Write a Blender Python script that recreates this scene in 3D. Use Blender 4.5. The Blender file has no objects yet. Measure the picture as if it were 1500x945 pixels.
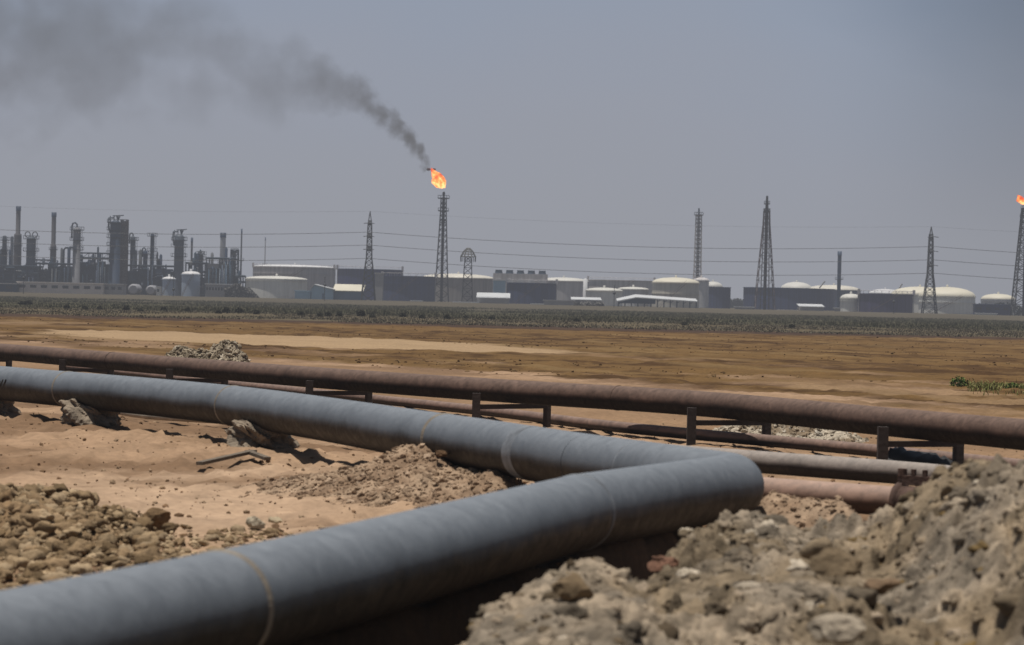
import bpy, math, random
import numpy as np
from mathutils import Vector, Matrix
random.seed(7)
rng = np.random.default_rng(7)
C = bpy.context.scene.collection
PI = math.pi

# ------------------------------------------------------------------ camera
W, H = 1500.0, 945.0
F = 3750.0                       # focal length in photo pixels (90 mm on 36 mm)
CAMH = 2.75
HOR = 440.0
PITCH = math.atan((H / 2 - HOR) / F)
ROLL = math.radians(1.35)
cp, sp = math.cos(PITCH), math.sin(PITCH)
cr, sr = math.cos(ROLL), math.sin(ROLL)
vF = np.array([0, cp, -sp])
r0 = np.array([1.0, 0, 0]); u0 = np.array([0, sp, cp])
vR = r0 * cr + u0 * sr
vU = -r0 * sr + u0 * cr
CAM = np.array([0, 0, CAMH])

def ray(px, py):
    return vF + vR * (px - W / 2) / F + vU * (H / 2 - py) / F

def P(px, py, Y):
    d = ray(px, py)
    return CAM + d * (Y / d[1])

def G(px, py, h=0.0):
    d = ray(px, py)
    return CAM + d * ((h - CAMH) / d[2])

def gx(px, Y, z=1.0):
    a = P(px, 300, Y); b = P(px, 600, Y)
    t = (z - a[2]) / (b[2] - a[2])
    return float(a[0] + (b[0] - a[0]) * t)

def hz(px, py, Y):
    return float(P(px, py, Y)[2])

cam = bpy.data.cameras.new('camera')
cam_o = bpy.data.objects.new('camera', cam)
C.objects.link(cam_o)
cam.sensor_width = 36; cam.lens = 36 * F / W
cam.clip_start = 0.3; cam.clip_end = 20000
M = Matrix(((vR[0], vU[0], -vF[0], 0), (vR[1], vU[1], -vF[1], 0), (vR[2], vU[2], -vF[2], CAMH), (0, 0, 0, 1)))
cam_o.matrix_world = M
cam.dof.use_dof = True
cam.dof.focus_distance = 85
cam.dof.aperture_fstop = 2.5
bpy.context.scene.camera = cam_o

# ------------------------------------------------------------------ render settings, world, sun
sc = bpy.context.scene
sc.view_settings.view_transform = 'Standard'
sc.view_settings.look = 'None'
sc.view_settings.exposure = 0
sc.cycles.transparent_max_bounces = 32
sc.cycles.max_bounces = 6
sc.cycles.volume_bounces = 0
sc.cycles.volume_max_steps = 128

SUN = Vector((-0.11, -0.06, 0.99)).normalized()
sun = bpy.data.lights.new('sun', 'SUN'); sun.energy = 5.0; sun.angle = math.radians(0.55); sun.color = (1.0, 0.95, 0.87)
sun_o = bpy.data.objects.new('sun', sun); C.objects.link(sun_o)
sun_o.rotation_euler = SUN.to_track_quat('Z', 'Y').to_euler()
sun_o.location = (0, 0, 60)

def lin(c):
    c = np.asarray(c, float) / 255.0
    return np.where(c <= 0.04045, c / 12.92, ((c + 0.055) / 1.055) ** 2.4)

HAZE = (0.311, 0.321, 0.357)
world = bpy.data.worlds.new('World'); sc.world = world; world.use_nodes = True
nt = world.node_tree; N = nt.nodes; L = nt.links; N.clear()
def nd(nodes, t, **kw):
    n = nodes.new(t)
    for k, v in kw.items(): setattr(n, k, v)
    return n
sky = nd(N, 'ShaderNodeTexSky', sky_type='NISHITA', sun_disc=False)
sky.sun_elevation = math.asin(SUN.z); sky.sun_rotation = math.radians(277)
sky.dust_density = 3.0; sky.air_density = 1.3
tc = nd(N, 'ShaderNodeTexCoord'); sep = nd(N, 'ShaderNodeSeparateXYZ')
L.new(tc.outputs['Generated'], sep.inputs[0])
skm = nd(N, 'ShaderNodeMix', data_type='RGBA', blend_type='MULTIPLY'); skm.inputs[0].default_value = 1
L.new(sky.outputs[0], skm.inputs[6]); skm.inputs[7].default_value = (0.035, 0.035, 0.035, 1)
ramp = nd(N, 'ShaderNodeValToRGB')                   # colour of the dust-laden air by elevation
cr_ = ramp.color_ramp
def stop(i, p, c):
    e = cr_.elements[i] if i < len(cr_.elements) else cr_.elements.new(p)
    e.position = p; e.color = (*c, 1)
stop(0, 0.0, HAZE); stop(1, 1.0, (0.150, 0.222, 0.335)); stop(2, 0.40, (0.298, 0.328, 0.402)); stop(3, 0.68, (0.270, 0.325, 0.425))
mul = nd(N, 'ShaderNodeMath', operation='MULTIPLY'); mul.inputs[1].default_value = 1 / 0.17
L.new(sep.outputs['Z'], mul.inputs[0])
noi = nd(N, 'ShaderNodeTexNoise'); noi.inputs['Scale'].default_value = 5.5; noi.inputs['Detail'].default_value = 4
mp = nd(N, 'ShaderNodeMapping'); mp.inputs['Scale'].default_value = (1, 1, 2.2)
L.new(tc.outputs['Generated'], mp.inputs[0]); L.new(mp.outputs[0], noi.inputs['Vector'])
ns = nd(N, 'ShaderNodeMath', operation='MULTIPLY_ADD'); ns.inputs[1].default_value = 0.55; ns.inputs[2].default_value = -0.275
L.new(noi.outputs[0], ns.inputs[0])
ad = nd(N, 'ShaderNodeMath', operation='ADD'); L.new(mul.outputs[0], ad.inputs[0]); L.new(ns.outputs[0], ad.inputs[1])
# a clearer, bluer quarter of the sky to the right (east)
ax = nd(N, 'ShaderNodeMapRange'); ax.inputs[1].default_value = 0.08; ax.inputs[2].default_value = 0.24; ax.inputs[3].default_value = 0; ax.inputs[4].default_value = 0.5
L.new(sep.outputs['X'], ax.inputs[0])
axm = nd(N, 'ShaderNodeMath', operation='MULTIPLY'); L.new(ax.outputs[0], axm.inputs[0]); L.new(mul.outputs[0], axm.inputs[1])
ad2 = nd(N, 'ShaderNodeMath', operation='ADD'); L.new(ad.outputs[0], ad2.inputs[0]); L.new(axm.outputs[0], ad2.inputs[1])
L.new(ad2.outputs[0], ramp.inputs[0])
dk = nd(N, 'ShaderNodeMapRange', interpolation_type='SMOOTHSTEP'); dk.inputs[1].default_value = 0.11; dk.inputs[2].default_value = 0.215; dk.inputs[3].default_value = 1.0; dk.inputs[4].default_value = 0.62
L.new(sep.outputs['X'], dk.inputs[0])
dkm = nd(N, 'ShaderNodeMix', data_type='RGBA', blend_type='MULTIPLY'); dkm.inputs[0].default_value = 1
L.new(ramp.outputs[0], dkm.inputs[6]); L.new(dk.outputs[0], dkm.inputs[7])
fm = nd(N, 'ShaderNodeMapRange'); fm.inputs[1].default_value = 0.13; fm.inputs[2].default_value = 0.42; fm.inputs[3].default_value = 1.0; fm.inputs[4].default_value = 0.0
L.new(sep.outputs['Z'], fm.inputs[0])
mx = nd(N, 'ShaderNodeMix', data_type='RGBA'); L.new(fm.outputs[0], mx.inputs[0]); L.new(skm.outputs[2], mx.inputs[6]); L.new(dkm.outputs[2], mx.inputs[7])
bg = nd(N, 'ShaderNodeBackground'); bg.inputs[1].default_value = 1.0
L.new(mx.outputs[2], bg.inputs[0])
wo = nd(N, 'ShaderNodeOutputWorld'); L.new(bg.outputs[0], wo.inputs[0])

# ------------------------------------------------------------------ numpy noise
def _hash(ix, iy, seed):
    h = (ix.astype(np.int64) * 374761393 + iy.astype(np.int64) * 668265263 + seed * 1442695041) & 0xffffffff
    h = ((h ^ (h >> 13)) * 1274126177) & 0xffffffff
    h = (h ^ (h >> 16)) & 0xffffffff
    return h / 4294967295.0

def vnoise(x, y, seed=0):
    ix = np.floor(x); iy = np.floor(y)
    fx = x - ix; fy = y - iy
    fx = fx * fx * fx * (fx * (fx * 6 - 15) + 10); fy = fy * fy * fy * (fy * (fy * 6 - 15) + 10)
    a = _hash(ix, iy, seed); b = _hash(ix + 1, iy, seed); c = _hash(ix, iy + 1, seed); d = _hash(ix + 1, iy + 1, seed)
    return (a + (b - a) * fx) * (1 - fy) + (c + (d - c) * fx) * fy

def fbm(x, y, seed=0, oct=5, gain=0.5, lac=2.03):
    s = 0; a = 1; t = 0
    for o in range(oct):
        s = s + a * vnoise(x, y, seed + o * 17); t += a
        a *= gain; x = x * lac + 13.7; y = y * lac - 7.1
    return s / t

def worley(x, y, seed=0):
    ix = np.floor(x); iy = np.floor(y)
    f1 = np.full(x.shape, 9.0); f2 = np.full(x.shape, 9.0); cid = np.zeros(x.shape)
    for dx in (-1, 0, 1):
        for dy in (-1, 0, 1):
            cx = ix + dx; cy = iy + dy
            pxx = cx + _hash(cx, cy, seed); pyy = cy + _hash(cx, cy, seed + 5)
            d = np.sqrt((x - pxx) ** 2 + (y - pyy) ** 2)
            near = d < f1
            f2 = np.where(near, f1, np.minimum(f2, d))
            cid = np.where(near, _hash(cx, cy, seed + 9), cid)
            f1 = np.where(near, d, f1)
    return f1, f2, cid

def sstep(a, b, x):
    t = np.clip((x - a) / (b - a), 0, 1)
    return t * t * (3 - 2 * t)

# ------------------------------------------------------------------ materials
MATS = {}
def mat(name, col, rough=0.8, scale=1.0, amt=0.3, metallic=0.0, bump=0.0, bscale=None, attr=False, col2=None, spec=0.5, bdist=0.02, under=None, dust=None, worn=0, streak=0):
    """Procedural surface: base colour broken up by two noises; attr=True multiplies a per-vertex colour layer."""
    key = name
    if key in MATS: return MATS[key]
    m = bpy.data.materials.new(name); m.use_nodes = True
    n = m.node_tree.nodes; l = m.node_tree.links
    b = n['Principled BSDF']; b.inputs['Roughness'].default_value = rough; b.inputs['Metallic'].default_value = metallic
    b.inputs['Specular IOR Level'].default_value = spec
    t = nd(n, 'ShaderNodeTexCoord')
    n1 = nd(n, 'ShaderNodeTexNoise'); n1.inputs['Scale'].default_value = scale; n1.inputs['Detail'].default_value = 6; n1.inputs['Roughness'].default_value = 0.62
    l.new(t.outputs['Object'], n1.inputs['Vector'])
    rp = nd(n, 'ShaderNodeMapRange'); rp.inputs[1].default_value = 0.3; rp.inputs[2].default_value = 0.7
    l.new(n1.outputs[0], rp.inputs[0])
    mix = nd(n, 'ShaderNodeMix', data_type='RGBA')
    c1 = np.array(col, float)
    lo = c1 * (1 - amt); hi = np.array(col2, float) if col2 is not None else c1 * (1 + amt * 0.6)
    mix.inputs[6].default_value = (*lo, 1); mix.inputs[7].default_value = (*hi, 1)
    l.new(rp.outputs[0], mix.inputs[0])
    out = mix.outputs[2]
    if attr:
        at = nd(n, 'ShaderNodeAttribute', attribute_name='Col')
        mm = nd(n, 'ShaderNodeMix', data_type='RGBA', blend_type='MULTIPLY'); mm.inputs[0].default_value = 1
        l.new(out, mm.inputs[6]); l.new(at.outputs['Color'], mm.inputs[7]); out = mm.outputs[2]
    if streak:                 # rain-washed vertical streaks on tank plates and walls
        ms_ = nd(n, 'ShaderNodeMapping'); ms_.inputs['Scale'].default_value = (.9, .9, .06); l.new(t.outputs['Object'], ms_.inputs[0])
        n4 = nd(n, 'ShaderNodeTexNoise'); n4.inputs['Scale'].default_value = 1.0; n4.inputs['Detail'].default_value = 5; l.new(ms_.outputs[0], n4.inputs['Vector'])
        r4 = nd(n, 'ShaderNodeMapRange'); r4.inputs[1].default_value = .35; r4.inputs[2].default_value = .65; r4.inputs[3].default_value = 1 - streak; r4.inputs[4].default_value = 1 + streak * .4
        l.new(n4.outputs[0], r4.inputs[0])
        m4 = nd(n, 'ShaderNodeMix', data_type='RGBA', blend_type='MULTIPLY'); m4.inputs[0].default_value = 1; l.new(out, m4.inputs[6]); l.new(r4.outputs[0], m4.inputs[7]); out = m4.outputs[2]
    if worn:                   # scuffs, stains and chalky patches in the coating
        n5 = nd(n, 'ShaderNodeTexNoise'); n5.inputs['Scale'].default_value = 6.5; n5.inputs['Detail'].default_value = 9; n5.inputs['Roughness'].default_value = .7; n5.inputs['Distortion'].default_value = .6
        l.new(t.outputs['Object'], n5.inputs['Vector'])
        r5 = nd(n, 'ShaderNodeMapRange'); r5.inputs[1].default_value = .32; r5.inputs[2].default_value = .68; r5.inputs[3].default_value = 1 - worn * .62; r5.inputs[4].default_value = 1 + worn * .5
        l.new(n5.outputs[0], r5.inputs[0]); worn_out = r5.outputs[0]
        r6 = nd(n, 'ShaderNodeMapRange'); r6.inputs[1].default_value = .3; r6.inputs[2].default_value = .7; r6.inputs[3].default_value = rough - .1; r6.inputs[4].default_value = min(1, rough + .2)
        l.new(n5.outputs[0], r6.inputs[0]); l.new(r6.outputs[0], b.inputs['Roughness'])
    if under is not None:      # shade painted into a pipe's underside, along with some brown staining
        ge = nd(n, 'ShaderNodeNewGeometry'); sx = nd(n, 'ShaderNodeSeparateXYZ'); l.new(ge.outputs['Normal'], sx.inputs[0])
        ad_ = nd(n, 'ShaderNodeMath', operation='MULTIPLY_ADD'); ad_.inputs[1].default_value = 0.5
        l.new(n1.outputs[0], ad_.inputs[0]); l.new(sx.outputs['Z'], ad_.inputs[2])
        if dust is not None:   # sunlit top painted in: a paler, dust-like colour on upward faces
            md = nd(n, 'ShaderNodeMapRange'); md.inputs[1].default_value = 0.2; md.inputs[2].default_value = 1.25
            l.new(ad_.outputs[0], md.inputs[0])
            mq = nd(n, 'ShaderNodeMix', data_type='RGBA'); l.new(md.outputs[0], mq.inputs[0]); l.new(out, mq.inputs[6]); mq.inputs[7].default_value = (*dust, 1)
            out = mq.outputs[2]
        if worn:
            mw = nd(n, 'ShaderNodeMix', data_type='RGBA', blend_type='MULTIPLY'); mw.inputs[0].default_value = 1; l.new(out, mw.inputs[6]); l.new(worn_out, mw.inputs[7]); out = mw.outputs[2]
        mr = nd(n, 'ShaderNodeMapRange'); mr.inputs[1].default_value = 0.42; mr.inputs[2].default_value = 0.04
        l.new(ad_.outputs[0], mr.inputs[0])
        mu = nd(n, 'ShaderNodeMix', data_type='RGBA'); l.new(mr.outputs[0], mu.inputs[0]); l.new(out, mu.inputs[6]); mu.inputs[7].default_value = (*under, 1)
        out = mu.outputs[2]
    l.new(out, b.inputs['Base Color'])
    if bump:
        n2 = nd(n, 'ShaderNodeTexNoise'); n2.inputs['Scale'].default_value = bscale or scale * 4; n2.inputs['Detail'].default_value = 5
        l.new(t.outputs['Object'], n2.inputs['Vector'])
        bm_ = nd(n, 'ShaderNodeBump'); bm_.inputs['Strength'].default_value = bump; bm_.inputs['Distance'].default_value = bdist
        l.new(n2.outputs[0], bm_.inputs['Height']); l.new(bm_.outputs[0], b.inputs['Normal'])
    MATS[key] = m
    return m

# ------------------------------------------------------------------ mesh builder
class MB:
    def __init__(s): s.v = []; s.f = []; s.smooth = []
    def add(s, vs, fs, sm=False):
        o = len(s.v); s.v.extend([tuple(map(float, q)) for q in vs]); s.f.extend([tuple(i + o for i in f) for f in fs]); s.smooth.extend([sm] * len(fs))
    def box(s, x0, x1, y0, y1, z0, z1):
        s.add([(x0, y0, z0), (x1, y0, z0), (x1, y1, z0), (x0, y1, z0), (x0, y0, z1), (x1, y0, z1), (x1, y1, z1), (x0, y1, z1)],
              [(0, 3, 2, 1), (4, 5, 6, 7), (0, 1, 5, 4), (1, 2, 6, 5), (2, 3, 7, 6), (3, 0, 4, 7)])
    def bar(s, a, b, w, h=None):
        """square bar from a to b, w wide"""
        a = Vector(a); b = Vector(b); d = (b - a)
        if d.length < 1e-6: return
        d.normalize(); up = Vector((0, 0, 1)) if abs(d.z) < 0.95 else Vector((0, 1, 0))
        x = d.cross(up).normalized() * (w / 2); y = x.cross(d).normalized() * ((h or w) / 2)
        vs = [a - x - y, a + x - y, a + x + y, a - x + y, b - x - y, b + x - y, b + x + y, b - x + y]
        s.add(vs, [(0, 1, 2, 3), (7, 6, 5, 4), (0, 4, 5, 1), (1, 5, 6, 2), (2, 6, 7, 3), (3, 7, 4, 0)])
    def tube(s, path, r, n=16, caps=True, sm=True):
        pts = [Vector(p) for p in path]; rs = r if hasattr(r, '__len__') else [r] * len(pts)
        rings = []; prev = None
        for i, p in enumerate(pts):
            d = (pts[min(i + 1, len(pts) - 1)] - pts[max(i - 1, 0)]).normalized()
            if prev is None:
                u = d.cross(Vector((0, 0, 1)))
                if u.length < 1e-3: u = Vector((1, 0, 0))
                u.normalize()
            else:
                u = (prev - d * prev.dot(d)).normalized()
            prev = u; w = d.cross(u)
            rings.append([p + (u * math.cos(2 * PI * k / n) + w * math.sin(2 * PI * k / n)) * rs[i] for k in range(n)])
        vs = [v for q in rings for v in q]; fs = []
        for i in range(len(pts) - 1):
            for k in range(n):
                a = i * n + k; b = i * n + (k + 1) % n
                fs.append((a, b, b + n, a + n))
        s.add(vs, fs, sm)
        if caps:
            s.add(rings[0], [tuple(reversed(range(n)))]); s.add(rings[-1], [tuple(range(n))])
    def lathe(s, cx, cy, prof, n=32, sm=True, cap0=True, cap1=True):
        """prof: list of (r, z)"""
        vs = []; fs = []
        for r, z in prof:
            for k in range(n):
                a = 2 * PI * k / n; vs.append((cx + r * math.cos(a), cy + r * math.sin(a), z))
        for i in range(len(prof) - 1):
            for k in range(n):
                a = i * n + k; b = i * n + (k + 1) % n
                fs.append((a, b, b + n, a + n))
        s.add(vs, fs, sm)
        if cap0: s.add(vs[:n], [tuple(reversed(range(n)))])
        if cap1: s.add(vs[-n:], [tuple(range(n))])
    def prism(s, poly, y0, y1):
        """polygon in XZ extruded along Y"""
        n = len(poly); vs = [(x, y0, z) for x, z in poly] + [(x, y1, z) for x, z in poly]
        fs = [tuple(range(n)), tuple(reversed(range(n, 2 * n)))] + [(i, i + n, (i + 1) % n + n, (i + 1) % n) for i in range(n)]
        s.add(vs, fs)
    def build(s, name, m, parent=None):
        if not s.v: return None
        o_ = Vector(parent.location) if parent is not None and parent.parent is None else (root_loc(parent) if parent is not None else Vector((0, 0, 0)))
        me = bpy.data.meshes.new(name)
        me.from_pydata([(a - o_.x, b - o_.y, c - o_.z) for a, b, c in s.v], [], s.f)
        me.polygons.foreach_set('use_smooth', s.smooth); me.update()
        me.materials.append(m)
        o = bpy.data.objects.new(name, me); C.objects.link(o)
        if parent is not None: o.parent = parent
        return o

def root_loc(o):
    v = Vector((0, 0, 0))
    while o is not None: v += Vector(o.location); o = o.parent
    return v

def thing(name, label, cat, loc=(0, 0, 0), group=None):
    o = bpy.data.objects.new(name, None); C.objects.link(o); o.location = loc
    o.empty_display_size = 0.3
    o['label'] = label; o['category'] = cat
    if group: o['group'] = group
    return o
def tag(o, label, cat, group=None, kind=None):
    o['label'] = label; o['category'] = cat
    if group: o['group'] = group
    if kind: o['kind'] = kind
    return o

def np_mesh(name, V, Fq, m, cols=None, parent=None, smooth=True):
    """fast mesh from arrays; Fq (n,4) or (n,3)"""
    me = bpy.data.meshes.new(name)
    k = Fq.shape[1]
    if parent is not None:
        V = V - np.array(root_loc(parent))
    me.vertices.add(len(V)); me.vertices.foreach_set('co', V.astype(np.float32).ravel())
    me.loops.add(Fq.size); me.loops.foreach_set('vertex_index', Fq.astype(np.int32).ravel())
    me.polygons.add(len(Fq)); me.polygons.foreach_set('loop_start', np.arange(0, Fq.size, k, dtype=np.int32))
    me.polygons.foreach_set('loop_total', np.full(len(Fq), k, dtype=np.int32))
    me.polygons.foreach_set('use_smooth', np.full(len(Fq), smooth))
    me.update(calc_edges=True); me.validate()
    if cols is not None:
        a = me.color_attributes.new('Col', 'FLOAT_COLOR', 'POINT')
        c4 = np.ones((len(V), 4), np.float32); c4[:, :3] = cols
        a.data.foreach_set('color', c4.ravel())
    me.materials.append(m)
    o = bpy.data.objects.new(name, me); C.objects.link(o)
    if parent is not None: o.parent = parent
    return o

def grid_faces(nr, nc):
    i = np.arange(nr - 1)[:, None] * nc + np.arange(nc - 1)[None, :]
    return np.stack([i, i + 1, i + 1 + nc, i + nc], -1).reshape(-1, 4)

# ------------------------------------------------------------------ pipe routes (plan lines on the ground)
def route(pts, h):
    return [Vector(G(x, y, h)) for x, y in pts]
def extend(pts, a=0, b=0):
    p = list(pts)
    d0 = (p[0] - p[1]); d1 = (p[-1] - p[-2])
    if a:
        k = max(1, round(a / d0.length)); q = p[0]; e = d0.normalized()
        for i in range(k): p.insert(0, q + e * (a * (i + 1) / k))
    if b:
        k = max(1, round(b / d1.length)); q = p[-1]; e = d1.normalized()
        for i in range(k): p.append(q + e * (b * (i + 1) / k))
    return p
def smooth_path(pts, n=8):
    """Catmull-Rom through the points"""
    out = []
    q = [pts[0] * 2 - pts[1]] + list(pts) + [pts[-1] * 2 - pts[-2]]
    for i in range(1, len(q) - 2):
        for k in range(n):
            t = k / n
            out.append(0.5 * ((2 * q[i]) + (q[i + 1] - q[i - 1]) * t + (2 * q[i - 1] - 5 * q[i] + 4 * q[i + 1] - q[i + 2]) * t * t + (3 * q[i] - q[i - 1] - 3 * q[i + 1] + q[i + 2]) * t ** 3))
    out.append(q[-2])
    return out

HB = 0.80
B_pts = route([(0, 561), (330, 593), (652, 643), (860, 678)], HB)
ELB = Vector(G(1082, 712, HB))
A_pts = route([(852, 749), (420, 865), (0, 964)], HB)
A_line = [ELB] + A_pts + [A_pts[-1] + (A_pts[-1] - A_pts[-2]).normalized() * 8]
HC = 0.80
C_pts = route([(0, 515), (250, 536), (500, 556), (750, 573.5), (1020, 591), (1300, 618), (1500, 637)], HC)

# ------------------------------------------------------------------ ground
def seg_dist(X, Y, a, b):
    dx, dy = b.x - a.x, b.y - a.y
    t = np.clip(((X - a.x) * dx + (Y - a.y) * dy) / (dx * dx + dy * dy), 0, 1)
    return np.hypot(X - a.x - t * dx, Y - a.y - t * dy)

uC = np.array([C_pts[-1].x - C_pts[0].x, C_pts[-1].y - C_pts[0].y]); uC /= np.hypot(*uC)
nC = np.array([-uC[1], uC[0]])       # to the far side
c0 = np.array([C_pts[3].x, C_pts[3].y])
def uv(X, Y):
    return (X - c0[0]) * uC[0] + (Y - c0[1]) * uC[1], (X - c0[0]) * nC[0] + (Y - c0[1]) * nC[1]

def ground_h(X, Y, fine=True, want_s=False, banked=True):
    z = np.zeros_like(X)
    dB = np.minimum(seg_dist(X, Y, B_pts[0], B_pts[2]), seg_dist(X, Y, B_pts[2], ELB))
    z += 0.13 * np.exp(-(dB / 2.2) ** 2)
    near = 1 - sstep(70, 130, Y)
    # bank of earth the near run rests on, with a trench along its right side
    sA = np.full(X.shape, 99.0); dA = np.full(X.shape, 99.0)
    for a, b in zip(A_line[:-1], A_line[1:]):
        dx, dy = b.x - a.x, b.y - a.y; ln = math.hypot(dx, dy)
        t = np.clip(((X - a.x) * dx + (Y - a.y) * dy) / ln ** 2, 0, 1)
        d = np.hypot(X - a.x - t * dx, Y - a.y - t * dy); sg = np.where((X - a.x) * (-dy) + (Y - a.y) * dx > 0, 1.0, -1.0)
        k = d < dA; sA = np.where(k, d * sg, sA); dA = np.where(k, d, dA)
    wob = .10 * (fbm(X * 1.7, Y * 1.7, 81, 3) - .5)
    sA = sA + wob
    bank = np.interp(sA, [-2.2, -1.2, -.25, .10, .30, .75, 1.3, 2.2], [0, .05, .45, .45, -.30, -.42, -.20, 0])
    u_e = seg_dist(X, Y, ELB, ELB + Vector((0, .01, 0)))
    if banked: z += bank * sstep(.5, 1.6, u_e)
    if want_s: return z, sA
    z += near * (fbm(X * 0.55, Y * 0.55, 3, 4) - 0.5) * 0.16
    if fine:
        z += near * (fbm(X * 3.1, Y * 3.1, 11, 4) - 0.5) * (0.14 + .16 * np.exp(-(dB / 2.6) ** 2))
    u, v = uv(X, Y)
    til = sstep(16, 24, v) * (1 - sstep(250, 270, Y))
    z += til * (np.abs(fbm(u * 0.25, v * 0.55, 21, 5) - 0.5) * 0.5 - 0.06) * (0.6 + 0.6 * fbm(X * .03, Y * .03, 5, 2))
    z += sstep(246, 262, Y) * 0.05 + (np.exp(-((Y - 252) / 7) ** 2)) * 0.22 * fbm(X * .2, Y * .1, 9, 3)
    z += sstep(700, 830, Y) * (1.15 + 0.5 * (fbm(X * .02, Y * .02, 31, 3) - .5)) + 0.25 * sstep(500, 900, Y)
    return z

def make_ground():
    ys = np.concatenate([[-300.0, -60.0], np.exp(np.arange(math.log(6.0), math.log(9000.0), 0.0046))])
    us = np.linspace(-1, 1, 420)
    Yg = np.repeat(ys[:, None], len(us), 1)
    hw = 13 + 0.36 * np.abs(Yg)
    X = us[None, :] * hw
    Z = ground_h(X, Yg)
    u, v = uv(X, Yg)
    n1 = fbm(X * 0.35, Yg * 0.35, 41, 5); n2 = fbm(X * 2.2, Yg * 2.2, 43, 4); nlo = fbm(X * .05, Yg * .05, 45, 4)
    def A(*c): return lin(c) / 1.62
    sand = A(182, 151, 122); sand2 = A(142, 114, 89); sandp = A(204, 175, 147)
    col = sand2 + (sand - sand2) * sstep(.36, .62, n1)[..., None]
    # trodden sand between the near clods and the first pipe is paler and pinker
    pale = np.exp(-(((X + 4.2) / 3.0) ** 2)) * sstep(26, 31, Yg) * (1 - sstep(37, 42, Yg))
    col += (sandp - col) * (0.75 * pale * sstep(.3, .5, n1))[..., None]
    col *= (0.78 + 0.44 * n2)[..., None]
    # track beyond the rusty pipe
    tr = sstep(0.5, 2.5, v) * (1 - sstep(17, 21, v))
    col += (A(158, 128, 99) * (0.86 + .28 * n1)[..., None] - col) * (0.85 * tr)[..., None]
    # tilled field
    warp = (fbm(X * .06, Yg * .06, 51, 4) - .5)
    st = fbm(X * 0.035 + warp, Yg * 0.30 + 2 * warp + X * .12, 53, 6, .6)
    st2 = fbm(X * .8, Yg * .25, 55, 4)
    dark = A(86, 62, 36); mid = A(123, 95, 58); lite = A(146, 119, 80)
    fc = dark + (mid - dark) * sstep(.36, .55, st * .68 + st2 * .32)[..., None]
    fc += (lite - fc) * (sstep(.55, .75, fbm(u * .1, v * .35, 57, 5)) * .6)[..., None]
    gr = fbm(X * 2.3, Yg * 1.3, 77, 3, .7)
    fc *= (.80 + .40 * gr)[..., None]
    bound = 19 + 14 * (fbm(u * .05, v * .05, 59, 4) - .5) + 3 * (n1 - .5) + 8 * sstep(10, 40, u)
    til = sstep(0, 2.2, v - bound)
    til *= (1 - .55 * sstep(.56, .66, fbm(u * .08, v * .25, 61, 4)) * (1 - sstep(30, 60, v)))
    col += (fc - col) * til[..., None]
    # long pale strip of salt-crusted sand across the field
    pu, pv = u, v - 44.0
    wdt = 10.5 * sstep(-150, -30, -np.abs(u + 0)) * (1 - sstep(20, 46, u)) + 1e-3
    a_ = G(140, 484); b_ = G(775, 517)
    ua, va = uv(a_[0], a_[1]); ub, vb = uv(b_[0], b_[1])
    tt = (u - ua) / (ub - ua)
    vc = va + (vb - va) * tt
    global STRIP
    STRIP = ([ua, ub], [va, vb])
    lo_w = 17.0 * np.clip(np.sin(np.clip(tt, 0, 1) * PI) ** .7, 0, 1)
    d = np.abs(v - vc) + 5 * (fbm(u * .12, v * .3, 63, 4) - .5)
    strip = (1 - sstep(lo_w * .62, lo_w * .62 + 3, d)) * ((tt > 0) & (tt < 1))
    col += (A(184, 156, 122) * (0.9 + .2 * n1)[..., None] - col) * (0.97 * strip)[..., None]
    # earlier pale streaks near the left edge
    for (p, q, wv) in (((-60, 473), (80, 473), 5.0), ((-60, 489), (160, 497), 3.5), ((1180, 566), (1600, 600), 1.6)):
        a_ = G(*p); b_ = G(*q)
        ds = seg_dist(X, Yg, Vector(a_), Vector(b_)) + 4 * (fbm(X * .3, Yg * .3, 65, 3) - .5)
        col += (A(160, 132, 100) - col) * (0.7 * (1 - sstep(wv * .5, wv, ds)))[..., None]
    # scrubland beyond the field
    f1 = sstep(243, 249, Yg + 8 * (nlo - .5))
    edge = A(82, 64, 52) * (.75 + .5 * n1)[..., None]
    col += (edge - col) * f1[..., None]
    scrub = A(108, 97, 76) * (.75 + .5 * fbm(X * .08, Yg * .03, 67, 4))[..., None]
    col += (scrub - col) * sstep(268, 285, Yg + 20 * (nlo - .5))[..., None]
    belt = A(80, 76, 56) * (.85 + .3 * fbm(X * .05, Yg * .015, 68, 4))[..., None]
    col += (belt - col) * (sstep(345, 390, Yg + 30 * (nlo - .5)) * (1 - .0 * Yg))[..., None]
    far = A(98, 90, 74) * (.85 + .3 * fbm(X * .03, Yg * .02, 69, 3))[..., None]
    col += (far - col) * sstep(520, 700, Yg)[..., None]
    _, sA = ground_h(X, Yg, True, True)          # pipe's shade painted into the soil colour along the trench
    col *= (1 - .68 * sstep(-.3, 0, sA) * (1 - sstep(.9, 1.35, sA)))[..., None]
    V = np.stack([X, Yg, Z], -1).reshape(-1, 3)
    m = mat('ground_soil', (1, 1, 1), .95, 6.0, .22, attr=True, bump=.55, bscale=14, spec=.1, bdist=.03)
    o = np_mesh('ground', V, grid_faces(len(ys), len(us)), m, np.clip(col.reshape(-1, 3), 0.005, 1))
    o['kind'] = 'structure'
make_ground()

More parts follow.
